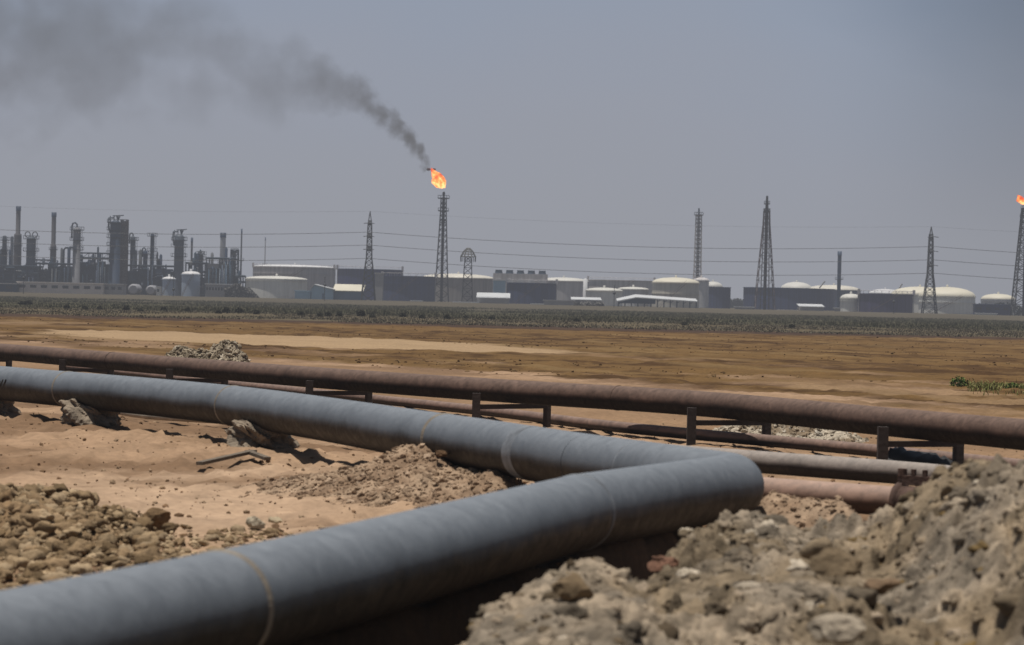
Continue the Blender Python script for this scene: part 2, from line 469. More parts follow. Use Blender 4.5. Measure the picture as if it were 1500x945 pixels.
# ------------------------------------------------------------------ clods
def ico(sub):
    import bmesh
    bm = bmesh.new(); bmesh.ops.create_icosphere(bm, subdivisions=sub, radius=1)
    bm.verts.ensure_lookup_table()
    v = np.array([x.co[:] for x in bm.verts]); f = np.array([[q.index for q in p.verts] for p in bm.faces]); bm.free()
    return v, f
ICO = {s: ico(s) for s in (1, 2, 3, 5)}
def rock_shape(sub, seed, rough=.35, cuts=11):
    """angular lump: a ball cut by random planes, then roughened"""
    v, f = ICO[sub]; r = np.random.default_rng(seed)
    rad = np.full(len(v), 1.15)
    for _ in range(cuts):
        n = r.normal(size=3); n /= np.linalg.norm(n); d = r.uniform(.48, .95)
        t = v @ n
        rad = np.where(t > .05, np.minimum(rad, d / np.maximum(t, 1e-3)), rad)
    p = v * 2.3 + seed * 3.1
    rad *= 1 + rough * (fbm(p[:, 0] + p[:, 2] * .7, p[:, 1] - p[:, 2] * .6, seed, 4) - .5) * 1.6
    return v * rad[:, None] * np.array([1, r.uniform(.6, 1), r.uniform(.5, .9)])

SH = {s: [rock_shape(s, 100 * s + k) for k in range(14)] for s in (1, 2, 3)}
def lump_shape(seed):
    v, f = ICO[3]; r = np.random.default_rng(seed); p = v * 1.3 + seed * 2.7; q = v * 3.2 - seed
    rad = 1 + 1.1 * (fbm(p[:, 0] + p[:, 2] * .7, p[:, 1] - p[:, 2] * .6, seed, 3) - .5)
    w1, w2, wi = worley(q[:, 0] + q[:, 2] * .6, q[:, 1] - q[:, 2] * .8, seed)
    rad *= 1 + .38 * (wi - .5) * np.clip((w2 - w1) * 5, 0, 1)
    return v * rad[:, None] * np.array([1, r.uniform(.6, 1), r.uniform(.5, .85)])
LUMP = [lump_shape(900 + k) for k in range(14)]
def clod_mesh(name, pos, rad, cols, m, parent=None, sub=2, lumps=False):
    Vs = []; Fs = []; Cs = []; off = 0
    f = ICO[sub][1]
    n = len(pos); which = rng.integers(0, 14, n)
    for i in range(n):
        v = (LUMP if lumps else SH[sub])[which[i]] * rad[i]
        a, b = rng.uniform(0, 6.28), rng.normal(0, .35)
        ca, sa, cb, sb = math.cos(a), math.sin(a), math.cos(b), math.sin(b)
        R_ = np.array([[ca, -sa, 0], [sa, ca, 0], [0, 0, 1]]) @ np.array([[1, 0, 0], [0, cb, -sb], [0, sb, cb]])
        v = v @ R_.T + pos[i]
        Vs.append(v); Fs.append(f + off); off += len(v)
        Cs.append(np.repeat(cols[i][None], len(v), 0))
    return np_mesh(name, np.concatenate(Vs), np.concatenate(Fs), m, np.concatenate(Cs), parent, smooth=lumps)

def power_radii(n, a, b, k=2.2):
    u = rng.uniform(0, 1, n)
    return (a ** (1 - k) + u * (b ** (1 - k) - a ** (1 - k))) ** (1 / (1 - k))

m_mound = mat('dry_clay', (1, 1, 1), .95, 9.0, .28, attr=True, bump=.8, bscale=30, spec=.12, bdist=.02)
m_clod = mat('clay_clods', (1, 1, 1), .95, 14.0, .3, attr=True, bump=.7, bscale=45, spec=.12, bdist=.015)

def A(*c): return lin(c) / 1.62

def heap(name, label, x0, x1, y0, y1, step, hfun, cfun, clods=None, sink=.12, own=.3, lumps=False):
    """a heap of earth: a fine height field that dips under the ground at its rim, strewn with loose clods"""
    xs = np.arange(x0, x1, step); ys = np.arange(y0, y1, step)
    X, Y = np.meshgrid(xs, ys)
    Z = hfun(X, Y)
    g = ground_h(X, Y)
    cx, cy = (x0 + x1) / 2, (y0 + y1) / 2
    t = thing(name, label, 'earth heap', (cx, cy, 0))
    keep = (Z > g - .12)
    Zc = np.maximum(Z, g - .12)
    fq = grid_faces(len(ys), len(xs))
    kf = keep.ravel()[fq].any(1)
    fq = fq[kf]
    used = np.unique(fq); remap = np.zeros(X.size, int); remap[used] = np.arange(len(used))
    V = np.stack([X, Y, Zc], -1).reshape(-1, 3)[used]
    col = cfun(X, Y, Zc).reshape(-1, 3)[used]
    np_mesh('earth', V, remap[fq], m_mound, np.clip(col, .01, 1), t)
    if clods:
        n, r0_, r1_, k, cc = clods
        big = np.zeros((0, 3)); 
        px_ = rng.uniform(x0, x1, n * 4); py_ = rng.uniform(y0, y1, n * 4)
        pz_ = hfun(px_, py_); gg = ground_h(px_, py_)
        ok = pz_ > gg - .03
        px_, py_, pz_ = px_[ok][:n], py_[ok][:n], pz_[ok][:n]
        r = power_radii(len(px_), r0_, r1_, k)
        pos = np.stack([px_, py_, pz_ + r * sink], -1)
        base = np.where(rng.uniform(0, 1, (len(px_), 1)) < own, np.array(cc)[rng.integers(0, len(cc), len(px_))], cfun(px_, py_, pz_))
        cols = np.clip(base * rng.uniform(.8, 1.2, (len(px_), 1)), .01, 1)
        small = r < max(r0_ * 1.8, .022)
        o = clod_mesh('clods', pos[~small], r[~small], cols[~small], m_clod, t, 3, lumps); o['kind'] = 'stuff'
        if small.any():
            o = clod_mesh('crumbs', pos[small], r[small], cols[small], m_clod, t, 1); o['kind'] = 'stuff'
    return t

# right foreground heap --------------------------------------------------------------
crest_px = [(560, 1010), (640, 958), (690, 925), (712, 885), (760, 862), (800, 838), (850, 828), (900, 832), (940, 842), (990, 806), (1030, 778), (1075, 750), (1110, 752), (1160, 775), (1220, 785), (1275, 765),
            (1310, 735), (1350, 708), (1390, 688), (1425, 674), (1465, 682), (1510, 702), (1600, 740), (1800, 800)]
cX = []; cZ = []; cY = []
for i, (x, y) in enumerate(crest_px):
    Yc = np.interp(x, [560, 720, 950, 1080, 1200, 1420, 1800], [15.6, 17.2, 19.4, 22.2, 21.5, 20.0, 19.0])
    p = P(x, y, Yc); cX.append(p[0]); cZ.append(p[2]); cY.append(Yc)
cX = np.array(cX); cZ = np.array(cZ); cY = np.array(cY)
def hr(X, Y):
    wx = X + 0.10 * (fbm(X * 2.5, Y * 2.5, 301, 3) - .5)
    hc = np.interp(wx, cX, cZ) - .02; yc = np.interp(X, cX, cY)
    d = Y - yc
    front = hc * (1 - .030 * np.clip(-d, 0, 30)) - .02 * np.clip(-d - 5, 0, 20)
    back = hc - .75 * np.clip(d, 0, 20) - .1 * np.clip(d, 0, .5)
    z = np.where(d < 0, front, back)
    leftx = np.interp(Y, [9, 15.6, 17.2], [-.75, -.62, -.34])
    z -= 1.1 * np.clip(leftx + .1 - X, 0, 5) * (Y < 18)
    f1, f2, cid = worley(X * 2.6 + 1.2 * fbm(X * 3, Y * 3, 303, 2), Y * 2.0, 305)
    g1, g2, gid = worley(X * 7.5, Y * 6.0, 307)
    k1, k2, kid = worley(X * 17, Y * 14, 309)
    smoothz = sstep(.50, .62, fbm(X * .9 + 5, Y * .55, 311, 3))      # smoother plates of dried mud
    amp = 1 - .7 * smoothz
    z += amp * (.20 * (cid - .4) * np.clip((f2 - f1) * 5, 0, 1) + .17 * (gid - .5) * np.clip((g2 - g1) * 5, 0, 1) + .075 * (kid - .45) * np.clip((k2 - k1) * 3, 0, 1))
    z += .16 * (fbm(X * 1.3, Y * 1.1, 313, 5) - .5)
    return z
def cr_fun(X, Y, Z):
    a = A(158, 145, 128); b = A(182, 165, 143); c = A(132, 110, 76)
    n = fbm(X * 1.4, Y * 1.0, 321, 4); n2 = fbm(X * 9, Y * 7, 323, 3); n3 = fbm(X * .8 + 9, Y * .7, 325, 3)
    col = a + (b - a) * sstep(.4, .6, n)[..., None]
    col = col + (c - col) * (.45 * sstep(.55, .68, n3))[..., None]
    n4 = fbm(X * 4.2 + 3, Y * 3.4, 327, 3)
    col = col * (1 - .38 * sstep(.52, .66, n4))[..., None]
    return col * (.58 + .72 * n2)[..., None]
right_heap = heap('dirt_mound', 'large grey-brown heap of broken clay clods in the right foreground', -1.4, 7.2, 9.5, 24, .022, hr, cr_fun,
     (24000, .008, .125, 2.25, [A(164, 149, 129), A(140, 127, 109), A(204, 190, 170), A(132, 110, 74), A(96, 82, 64), A(156, 139, 117), A(108, 94, 76), A(172, 155, 134)]), sink=-.3, own=.3, lumps=True)

def gauss_heap(name, label, blobs, step, cols, rough, clods, seed, **kw):
    """blobs: (x, y, h, rx, ry)"""
    x0 = min(b[0] - 2.6 * b[3] for b in blobs); x1 = max(b[0] + 2.6 * b[3] for b in blobs)
    y0 = min(b[1] - 2.6 * b[4] for b in blobs); y1 = max(b[1] + 2.6 * b[4] for b in blobs)
    def hf(X, Y):
        z = np.full(np.shape(X), -.0)
        for (bx, by, h, rx, ry) in blobs:
            d = np.sqrt(((X - bx) / rx) ** 2 + ((Y - by) / ry) ** 2)
            z = z + h * np.clip(1.15 * np.exp(-d ** 1.5 * .9) - .15, -.15, 1)
        f1, f2, cid = worley(X * rough[1], Y * rough[1] * .8, seed)
        g1, g2, gid = worley(X * rough[1] * 2.9, Y * rough[1] * 2.4, seed + 3)
        zz = z + rough[0] * ((cid - .4) * np.clip((f2 - f1) * 4, 0, 1) + .45 * (gid - .4) * np.clip((g2 - g1) * 4, 0, 1)) * np.clip(z * 4, 0, 1)
        return zz + rough[0] * .8 * (fbm(X * rough[1] * .5, Y * rough[1] * .5, seed + 5, 4) - .5) * np.clip(z * 4, 0, 1) + ground_h(X, Y, False, False, False) * .9 - .03
    def cf(X, Y, Z):
        n = fbm(X * 2, Y * 1.6, seed + 7, 4); n2 = fbm(X * 11, Y * 9, seed + 9, 3)
        c = cols[0] + (cols[1] - cols[0]) * sstep(.38, .62, n)[..., None]
        return c * (.72 + .5 * n2)[..., None]
    return heap(name, label, x0, x1, y0, y1, step, hf, cf, clods, **kw)

pk = [A(186, 160, 134), A(158, 132, 108), A(202, 176, 150)]
g = G
def gp(px, py, Y):
    q = P(px, py, Y); return float(q[0]), float(Y), float(q[2])
# fine gravel heap under the first grey pipe, left of the elbow
x1_, y1_, z1_ = gp(632, 655, 36.0)
x2_, y2_, z2_ = gp(735, 694, 33.2)
x3_, y3_, z3_ = gp(520, 705, 35.5)
gauss_heap('dirt_mound', 'low heap of fine tan gravel between the two grey pipe runs', [(x1_, y1_, z1_ * .86, .85, 1.5), (x2_, y2_, z2_ * .75, .6, 1.6), (x3_, y3_, .22, 1.5, 1.8), (x1_ - .1, y1_ - 2.5, .24, 1.2, 2.2), (x3_ - 1.2, y3_ + .6, .14, 1.2, 1.6)], .035, pk, (.07, 5), (6500, .012, .075, 2.5, pk), 401)
# pinkish gravel heap right of the elbow
x1_, y1_, z1_ = gp(1130, 734, 28.2)
x2_, y2_, z2_ = gp(1235, 752, 27.5)
gauss_heap('dirt_mound', 'pinkish gravel heap right of the pipe elbow below the cut pipe end', [(x1_, y1_, z1_ * .97, .62, 1.0), (x2_, y2_, z2_ * .9, .5, 1.0)], .03, pk, (.05, 6), (2200, .012, .05, 2.5, pk), 421)
# rubble heap beyond the rusty pipe, left
gy = [A(186, 172, 150), A(140, 126, 106), A(206, 194, 174)]
bl = []
for (px, py, Y, rx, ry, k) in ((262, 502, 104, .62, .9, .85), (296, 513, 104, 1.0, 1.2, .8), (330, 499, 104, .62, .8, .9), (345, 500, 103.4, .5, .7, .55)):
    x, y, z = gp(px, py, Y); bl.append((x, y, z * k, rx, ry))
gauss_heap('rubble_heap', 'jagged two-humped heap of pale rubble behind the rusty pipe at left', bl, .04, gy, (.26, 4.0), (1600, .03, .17, 2.1, gy), 441)
# pale salty rubble behind rusty pipe, right
wt = [A(205, 192, 172), A(150, 132, 110), A(220, 210, 194)]
bl = []
for (px, py, Y, rx, ry, k) in ((1075, 625, 54, .6, 1.0, .8), (1130, 626, 54, .8, 1.2, .8), (1190, 628, 53, .7, 1.2, .8), (1235, 640, 52, .5, .8, .6)):
    x, y, z = gp(px, py, Y); bl.append((x, y, max(.24, z * 1.25), rx, ry))
gauss_heap('rubble_heap', 'low patch of whitish crumbling rubble behind the rusty pipe at right', bl, .035, wt, (.10, 5), (1500, .02, .10, 2.2, wt), 461)

# loose clods on the left behind the near grey pipe: dense near its left end, thinning out to the right
def clod_field():
    n = 0; pos = []; rad = []; cols = []
    tan = [A(178, 154, 122), A(156, 132, 102), A(134, 112, 84), A(192, 168, 136)]
    while n < 3600:
        px = rng.uniform(-260, 450); Y = rng.uniform(22.0, 34.0)
        top = np.interp(px, [-260, 0, 40, 120, 220, 330, 450], [34, 34.0, 32.6, 31.0, 29.6, 27.6, 26.5])
        if Y > top + rng.normal(0, .5): continue
        dens = np.interp(px, [-260, 60, 200, 300, 380, 450], [1, 1, .9, .6, .4, .1])
        if rng.uniform() > dens: continue
        X = gx(px, Y, 0)
        r = power_radii(1, .02, .14, 1.9)[0]
        if px > 230: r *= .8
        hh = .33 * float(np.interp(px, [-260, 0, 200, 300], [1, 1, .45, 0])) * math.exp(-((Y - 30.0) / 2.6) ** 2)
        z = float(ground_h(np.array([X]), np.array([Y]))[0]) + hh * rng.uniform(.6, 1.05) + r * .15
        pos.append((X, Y, z)); rad.append(r); cols.append(tan[rng.integers(0, 4)] * rng.uniform(.7, 1.25)); n += 1
    for k in range(420):      # low scatter of crumbs reaching right along the near pipe
        px = 300 + 160 * rng.beta(2, 2); Y = rng.uniform(25.6, 29.5); X = gx(px, Y, 0); r = power_radii(1, .015, .085, 2.0)[0]
        z = float(ground_h(np.array([X]), np.array([Y]))[0]) + r * .1
        pos.append((X, Y, z)); rad.append(r); cols.append(tan[rng.integers(0, 4)] * rng.uniform(.8, 1.25))
    return np.array(pos), np.array(rad), np.array(cols)
pos, rad, cols = clod_field()
x1_, y1_, z1_ = gp(40, 735, 30.5)
t = gauss_heap('dirt_mound', 'rough tan bank of loose clods at left behind the near grey pipe', [(x1_ - 1.0, 29.3, .36, 1.6, 2.2), (x1_ + .6, 28.6, .2, 1.1, 2.0), (x1_ - 3.2, 30.2, .45, 1.8, 2.4)], .04, [A(176, 150, 118), A(148, 122, 92)], (.18, 3.0), (5200, .02, .13, 1.9, [A(178, 154, 122), A(156, 132, 102), A(134, 112, 84), A(192, 168, 136)]), 481, sink=-.1, own=.5, lumps=True)
o = clod_mesh('clods', pos, rad, cols, m_clod, t, 3, True); o['kind'] = 'stuff'
# bigger single clods lying apart from the bank
stone_m = mat('stones', (1, 1, 1), .9, 8, .35, attr=True, bump=.8, bscale=22, spec=.2)
def stone(px, py, r, label, col, h=None, seed=1, flat=1.0, Yd=None):
    p = G(px, py, .1) if Yd is None else P(px, py, Yd)
    v = rock_shape(3, seed, .45, 7) * r * np.array([1, 1, flat]); v = v + p + np.array([0, 0, (0 if h is None else h)])
    o = np_mesh('stone', v, ICO[3][1], stone_m, np.repeat(np.array(col)[None], len(v), 0), None, False)
    me = o.data; l0 = Vector(p); me.transform(Matrix.Translation(-l0)); o.location = l0
    tag(o, label, 'stone')
stone(514, 722, .085, 'small dark round stone alone on the sand below the gravel heap', A(88, 68, 50), .0, 11)
stone(230, 768, .19, 'brown pointed clod standing up right of the clod bank', A(134, 108, 78), .05, 12)
stone(376, 768, .10, 'pale grey cracked clod beside the near pipe, right of the brown pointed one', A(205, 192, 168), .03, 13)
stone(405, 766, .085, 'narrow pale clod leaning away from its larger pale neighbour', A(200, 182, 152), .03, 14)
stone(974, 826, .13, 'smooth reddish brown stone half buried at the edge of the big grey heap', A(150, 112, 92), .0, 15, .8, Yd=19.6)
stone(645, 668, .10, 'dark brown clod on top of the fine gravel heap', A(110, 84, 60), .03, 16, .8, Yd=34.6)
stone(845, 872, .15, 'blocky dark-sided clod near the left end of the big grey heap', A(132, 112, 86), .03, 17, 1, Yd=16.6)
stone(1232, 838, .17, 'largest blocky brown clod in the middle of the big grey heap', A(130, 112, 88), .05, 18, 1, Yd=17.0)
stone(1225, 930, .15, 'pale whitish clod at the bottom of the big grey heap', A(186, 172, 152), .04, 19, .8, Yd=14.6)
stone(1292, 868, .12, 'brown wedge-shaped clod right of the middle of the big grey heap', A(136, 112, 88), .04, 20, .8, Yd=16.3)

# scattered small pebbles on the sand
n = 7000
Yp = np.exp(rng.uniform(math.log(22), math.log(60), n)); Xp = rng.uniform(-.30, .26, n) * Yp
kk = (fbm(Xp * .5, Yp * .3, 561, 3) > .5) | (rng.uniform(0, 1, n) < .25)
dBp = np.minimum(seg_dist(Xp, Yp, B_pts[0], B_pts[2]), seg_dist(Xp, Yp, B_pts[2], ELB)); kk |= (dBp < 1.8)
Xp, Yp = Xp[kk], Yp[kk]; n = len(Xp)
rp = power_radii(n, .012, .075, 2.5)
pp = np.stack([Xp, Yp, ground_h(Xp, Yp) + rp * .2], -1)
pc = np.array([A(150, 120, 92), A(120, 94, 70), A(176, 150, 122)])[rng.integers(0, 3, n)] * rng.uniform(.7, 1.2, (n, 1))
o = clod_mesh('gravel', pp, rp, pc, m_clod, None, 1)
tag(o, 'scattered pebbles and crumbs lying on the sand around the pipes', 'gravel', kind='stuff')
# clods turned up across the tilled field
n = 7000
Yp = np.exp(rng.uniform(math.log(95), math.log(250), n)); Xp = rng.uniform(-.27, .27, n) * Yp
u_, v_ = uv(Xp, Yp); kk = (v_ > 20) & (fbm(u_ * .08, v_ * .3, 571, 3) > .5) & (np.abs(v_ - np.interp(u_, *STRIP)) > 9)
Xp, Yp = Xp[kk], Yp[kk]; rp = power_radii(len(Xp), .04, .15, 2.4)
pp = np.stack([Xp, Yp, ground_h(Xp, Yp)], -1)
pc = np.array([A(120, 92, 60), A(84, 60, 36), A(150, 122, 86)])[rng.integers(0, 3, len(Xp))] * rng.uniform(.7, 1.1, (len(Xp), 1))
o = clod_mesh('soil_crumbs', pp, rp, pc, m_clod, None, 1)
tag(o, 'brown clods turned up across the tilled field', 'soil', kind='stuff')

# ------------------------------------------------------------------ grey pipe with elbow
def fillet(a, v, b, r, n=14):
    d1 = (a - v).normalized(); d2 = (b - v).normalized()
    ang = d1.angle(d2); t = r / math.tan(ang / 2)
    p1 = v + d1 * t; p2 = v + d2 * t
    cdir = (d1 + d2).normalized(); c = v + cdir * (r / math.sin(ang / 2))
    s = p1 - c; e = p2 - c; out = []
    th = s.angle(e)
    for i in range(n + 1):
        k = i / n
        out.append(c + (s * math.sin((1 - k) * th) + e * math.sin(k * th)) / math.sin(th))
    return out
RP = 0.35
m_grey = mat('grey_pipe_coating', (.085, .099, .118), .5, .9, .35, bump=.18, bscale=6, spec=.25, under=(.014, .0105, .008), dust=(.160, .177, .200), worn=.26)  # pale top and near-black belly carry painted sunlight and shade
m_weld = mat('weld_bead', (.185, .158, .125), .7, 5, .4, bump=.5, bscale=40)
m_patch = mat('pale_primer_patch', (.145, .16, .18), .6, 4, .5, bump=.2)
pB = smooth_path(extend(B_pts, a=70), 10)
elb = fillet(B_pts[-1], ELB, A_pts[0], .76)
pA = smooth_path(extend([A_pts[0]] + A_pts[1:], b=7.0), 10)
# keep weld joints as slight bends: straight runs between measured points
pA2 = [A_pts[0]] + [A_pts[0].lerp(A_pts[1], k / 6) for k in range(1, 7)]
gp_root = thing('oil_pipeline', 'wide grey oil pipe that bends back sharply at an elbow', 'pipeline', tuple(ELB))
mb = MB(); mb.tube(pB, RP, 40); mb.build('pipe_run', m_grey, gp_root)
mb = MB()
path_e = [pB[-1]] + elb + [A_pts[0]]
mb.tube(path_e, RP + .001, 40, caps=False); mb.build('elbow', m_grey, gp_root)
mb = MB(); mb.tube(pA, RP, 48); mb.build('pipe_run', m_grey, gp_root)
def ring_at(path, px, wid, thick, name, m, irregular=0):
    """weld bead: a thin collar where the path passes photo column px"""
    best = min(range(len(path) - 1), key=lambda i: abs(col_of((path[i] + path[i + 1]) / 2) - px))
    a, b = path[best], path[best + 1]
    d = (b - a).normalized()
    ts = np.linspace(0, 1, 60); c = min((a.lerp(b, t) for t in ts), key=lambda q: abs(col_of(q) - px))
    mb = MB(); mb.tube([c - d * wid, c - d * wid * .5, c + d * wid * .5, c + d * wid], [RP + .001, RP + thick, RP + thick, RP + .001], 48, caps=False)
    return mb.build(name, m, gp_root)
def col_of(p):
    q = np.array(p) - CAM
    return W / 2 + F * (q @ vR) / (q @ vF)
ring_at(pB, 652, .05, .012, 'weld_bead', m_weld)
ring_at(pB, 342, .03, .009, 'weld_bead', m_weld)
ring_at(pB, 100, .03, .008, 'weld_bead', m_weld)
ring_at(pA, 322, .034, .011, 'weld_bead', m_weld)
ring_at(pA, 846, .03, .009, 'weld_bead', m_patch)
ring_at([pB[-1], elb[0]], 935, .012, .004, 'weld_bead', m_patch)
o = ring_at(pB, 778, .16, .0035, 'coating_patch', m_patch); o['label'] = 'pale band of primer around the pipe'
# dark paint marks on the far run at the left edge of the picture
mb = MB()
for (xa, ya, xb, yb) in ((0, 566, 5, 556), (4, 568, 9, 556), (-6, 562, 0, 559)):
    pts_ = []
    for k in range(5):
        x = xa + (xb - xa) * k / 4; y = ya + (yb - ya) * k / 4
        d = ray(x, y); lo, hi = 30.0, 70.0
        best = None
        for Yq in np.linspace(44, 60, 400):      # first hit on the pipe surface
            q = Vector(P(x, y, Yq))
            dist = min((q - (pB[i] + (pB[i + 1] - pB[i]) * max(0, min(1, (q - pB[i]).dot(pB[i + 1] - pB[i]) / (pB[i + 1] - pB[i]).length_squared)))).length for i in range(len(pB) - 1) if abs(pB[i].y - 52) < 22)
            if dist < RP + .006: best = q; break
        if best is not None: pts_.append(best)
    if len(pts_) > 1: mb.tube(pts_, .02, 6)
m_black = mat('black_paint', (.012, .012, .012), .6)
mb.build('paint_mark', m_black, gp_root)

# plinths under the far run: rough blocks of earth and broken concrete
m_plinth = mat('crumbling_plinth', (.20, .158, .115), .95, 3, .5, bump=1.0, bscale=9, bdist=.06)
def at_col(path, px):
    bi = min(range(len(path) - 1), key=lambda i: abs(col_of((path[i] + path[i + 1]) / 2) - px))
    return min((path[bi].lerp(path[bi + 1], t) for t in np.linspace(0, 1, 50)), key=lambda q: abs(col_of(q) - px)), (path[bi + 1] - path[bi]).normalized()
for (px, wx, label, seed) in ((132, .8, 'rough earth block propping the far grey pipe run, nearest the left edge', 31), (385, .85, 'rough earth block propping the far grey pipe run beside a fallen plank', 32), (-14, .6, 'dark block under the far grey pipe run cut by the left edge', 33)):
    c, d = at_col(pB, px); c = c.copy()
    side = Vector((d.y, -d.x, 0))
    v, f = ICO[5]
    v = np.sign(v) * np.abs(v) ** .7
    pz = v * 1.5 + seed; pw = v * 3.4 + seed
    f1_, f2_, ci_ = worley(pw[:, 0] + pw[:, 2] * .8, pw[:, 1] - pw[:, 2] * .7, seed)
    v = v * (1 + .9 * (fbm(pz[:, 0] + pz[:, 2], pz[:, 1] - pz[:, 2], seed, 5) - .5) + .30 * (ci_ - .5) * np.clip((f2_ - f1_) * 4, 0, 1))[:, None]
    g0 = float(ground_h(np.array([c.x]), np.array([c.y]))[0])
    Rm = np.array([[d.x, side.x, 0], [d.y, side.y, 0], [0, 0, 1]])
    hh = (HB - RP - g0 + .12)
    v = (v * np.array([wx * .66, .46, hh / 2 + .10])) @ Rm.T
    o = np_mesh('pipe_support', v, f, m_plinth, None, None, False)
    o.location = (c.x, c.y, g0 + hh / 2 - .05)
    tag(o, label, 'pipe support')
m_plank = mat('weathered_wood', (.12, .095, .07), .9, 5, .4, bump=.4)
a = G(292, 679, .16); b = G(372, 661, .24)
mb = MB(); mb.bar(a, b, .11, .05); mb.bar(b + np.array([-.08, -.15, 0]), G(392, 672, .17), .12, .05)
o = mb.build('plank', m_plank); tag(o, 'fallen weathered plank leaning on the earth block under the far grey pipe run', 'plank')
# thin pale pipe on the sand behind
m_pale = mat('pale_pipe', (.42, .37, .30), .7, 3, .4)
mb = MB(); pp_ = route([(150, 598), (215, 609), (345, 618), (430, 632)], .18); mb.tube(smooth_path(pp_, 4), .07, 12)
o = mb.build('thin_pipe', m_pale); tag(o, 'thin pale pipe lying on the sand behind the far grey run', 'pipe')

# ------------------------------------------------------------------ rusty pipe on H-frames
m_rust = mat('rusty_pipe', (.082, .050, .038), .65, .8, .45, bump=.35, bscale=9, spec=.18, under=(.008, .005, .004), dust=(.135, .092, .074), worn=.6)  # lit upper side and black shaded underside are mixed into the rust colour
m_rustleg = mat('rusty_steel_dark', (.035, .024, .02), .8, 4, .4, bump=.4)
RC = .25
C_path = smooth_path(extend(C_pts, a=60, b=14), 8)
rp_root = thing('oil_pipeline', 'long dark rust-brown pipe raised on steel H-frames across the picture', 'pipeline', tuple(C_pts[3]))
mb = MB(); mb.tube(C_path, RC, 32); mb.build('pipe_run', m_rust, rp_root)
for px in (165, 905):
    c, d = at_col(C_path, px)
    mb = MB(); mb.tube([c - d * .03, c + d * .03], RC + .008, 32); mb.build('weld_bead', m_rust, rp_root)
frames = [(14, -72, 'leftmost'), (92, 163, 'second from the left'), (249, 330, 'third from the left'), (454, 541, 'middle'), (699, 803, 'right of the middle'), (1014, 1124, 'just right of the elbow'), (1294, 1405, 'nearest the right edge')]
labels = ['rusty H-frame under the rust-brown pipe, cut by the left edge of the picture',
          'rusty H-frame under the rust-brown pipe, above the earth block nearest the left edge',
          'rusty H-frame under the rust-brown pipe, below the two-humped rubble heap',
          'rusty H-frame under the rust-brown pipe, third from the left edge of the rubble-heap gap',
          'rusty H-frame under the rust-brown pipe, above the tan weld of the far grey run',
          'rusty H-frame under the rust-brown pipe, directly above the grey elbow',
          'rusty H-frame under the rust-brown pipe, with slanted leg above the grey heap at right']
labels[3] = 'rusty H-frame under the rust-brown pipe, midway between the rubble heap and the tan weld'
for (pa, pb, _), lab in zip(frames, labels):
    if pb < pa: pa, pb = pb, pa
    c, d = at_col(C_path, (pa + pb) / 2)
    perp = Vector((-d.y, d.x, 0)); perp = perp if perp.x > 0 else -perp
    # half spacing so that the two posts stand either side of the pipe
    def colat(s): return col_of(c + perp * s)
    ss = (pb - pa) / max(1e-3, (colat(.5) - colat(-.5))) / 2
    ss = min(ss, 1.1)
    fr = thing('pipe_stand', lab, 'pipe stand', (c.x, c.y, 0), 'H-frames under the rust-brown pipe')
    for s_ in (-ss, ss):
        q = c + perp * s_
        mb = MB(); mb.bar((q.x, q.y, -.15), (q.x, q.y, HC - (.03 if s_ < 0 else .12)), .17); mb.build('leg', m_rustleg, fr)
    q0 = c - perp * ss; q1 = c + perp * ss
    mb = MB(); mb.bar((q0.x, q0.y, HC - RC - .07), (q1.x, q1.y, HC - RC - .07), .12, .10); mb.build('crossbar', m_rustleg, fr)

# thin brown pipe lying under the rusty one
m_brown = mat('brown_pipe', (.15, .09, .068), .65, 1.2, .35, bump=.25, bscale=9, under=(.02, .012, .009), dust=(.185, .125, .10), worn=.6)  # brown with light on top and shade below put into the colour
E0 = route([(560, 586), (720, 603), (900, 625), (1150, 648), (1280, 660), (1490, 682)], .17)
mb = MB(); mb.tube(smooth_path(extend(E0, a=25, b=12), 6), .115, 20)
o = mb.build('steel_pipe', m_brown); tag(o, 'thin brown pipe lying on the ground below the rust-brown pipe', 'pipe')
# black sheeting over it
a = G(1308, 664, .25); b = G(1396, 676, .2)
mb = MB(); k_ = 14; vs = []; 
for i in range(k_ + 1):
    for j in range(7):
        t_ = i / k_; q = a + (b - a) * t_; w_ = (.55 - .25 * t_) 
        vs.append((q[0] + (j / 6 - .5) * 2 * w_ * .5, q[1] + (j / 6 - .5) * 2 * w_ * 1.3, max(.06, .30 * (1 - ((j / 6 - .5) * 2) ** 2) * (1 - .5 * t_) + .05 * random.uniform(-1, 1) + .08)))
fs = [(i * 7 + j, i * 7 + j + 1, (i + 1) * 7 + j + 1, (i + 1) * 7 + j) for i in range(k_) for j in range(6)]
mb.add(vs, fs, True)
m_sheet = mat('black_sheeting', (.012, .012, .014), .6, 3, .3)
o = mb.build('plastic_sheet', m_sheet); tag(o, 'crumpled black plastic sheet draped over the thin brown pipe near the right edge', 'sheet')

# grey-brown pipe running right from behind the elbow
m_gb = mat('dusty_pipe', (.185, .155, .135), .7, 1.5, .25, bump=.2, bscale=9, under=(.02, .015, .012), dust=(.25, .215, .19), worn=.5)  # top lightened and underside darkened to paint in the overhead sun
E1 = route([(860, 657), (1115, 677), (1300, 691), (1400, 700), (1500, 710)], .35)
mb = MB(); mb.tube(smooth_path(extend(E1, a=8, b=12), 6), .172, 28)
o = mb.build('steel_pipe', m_gb); tag(o, 'dusty grey-brown pipe running right from behind the grey elbow', 'pipe')
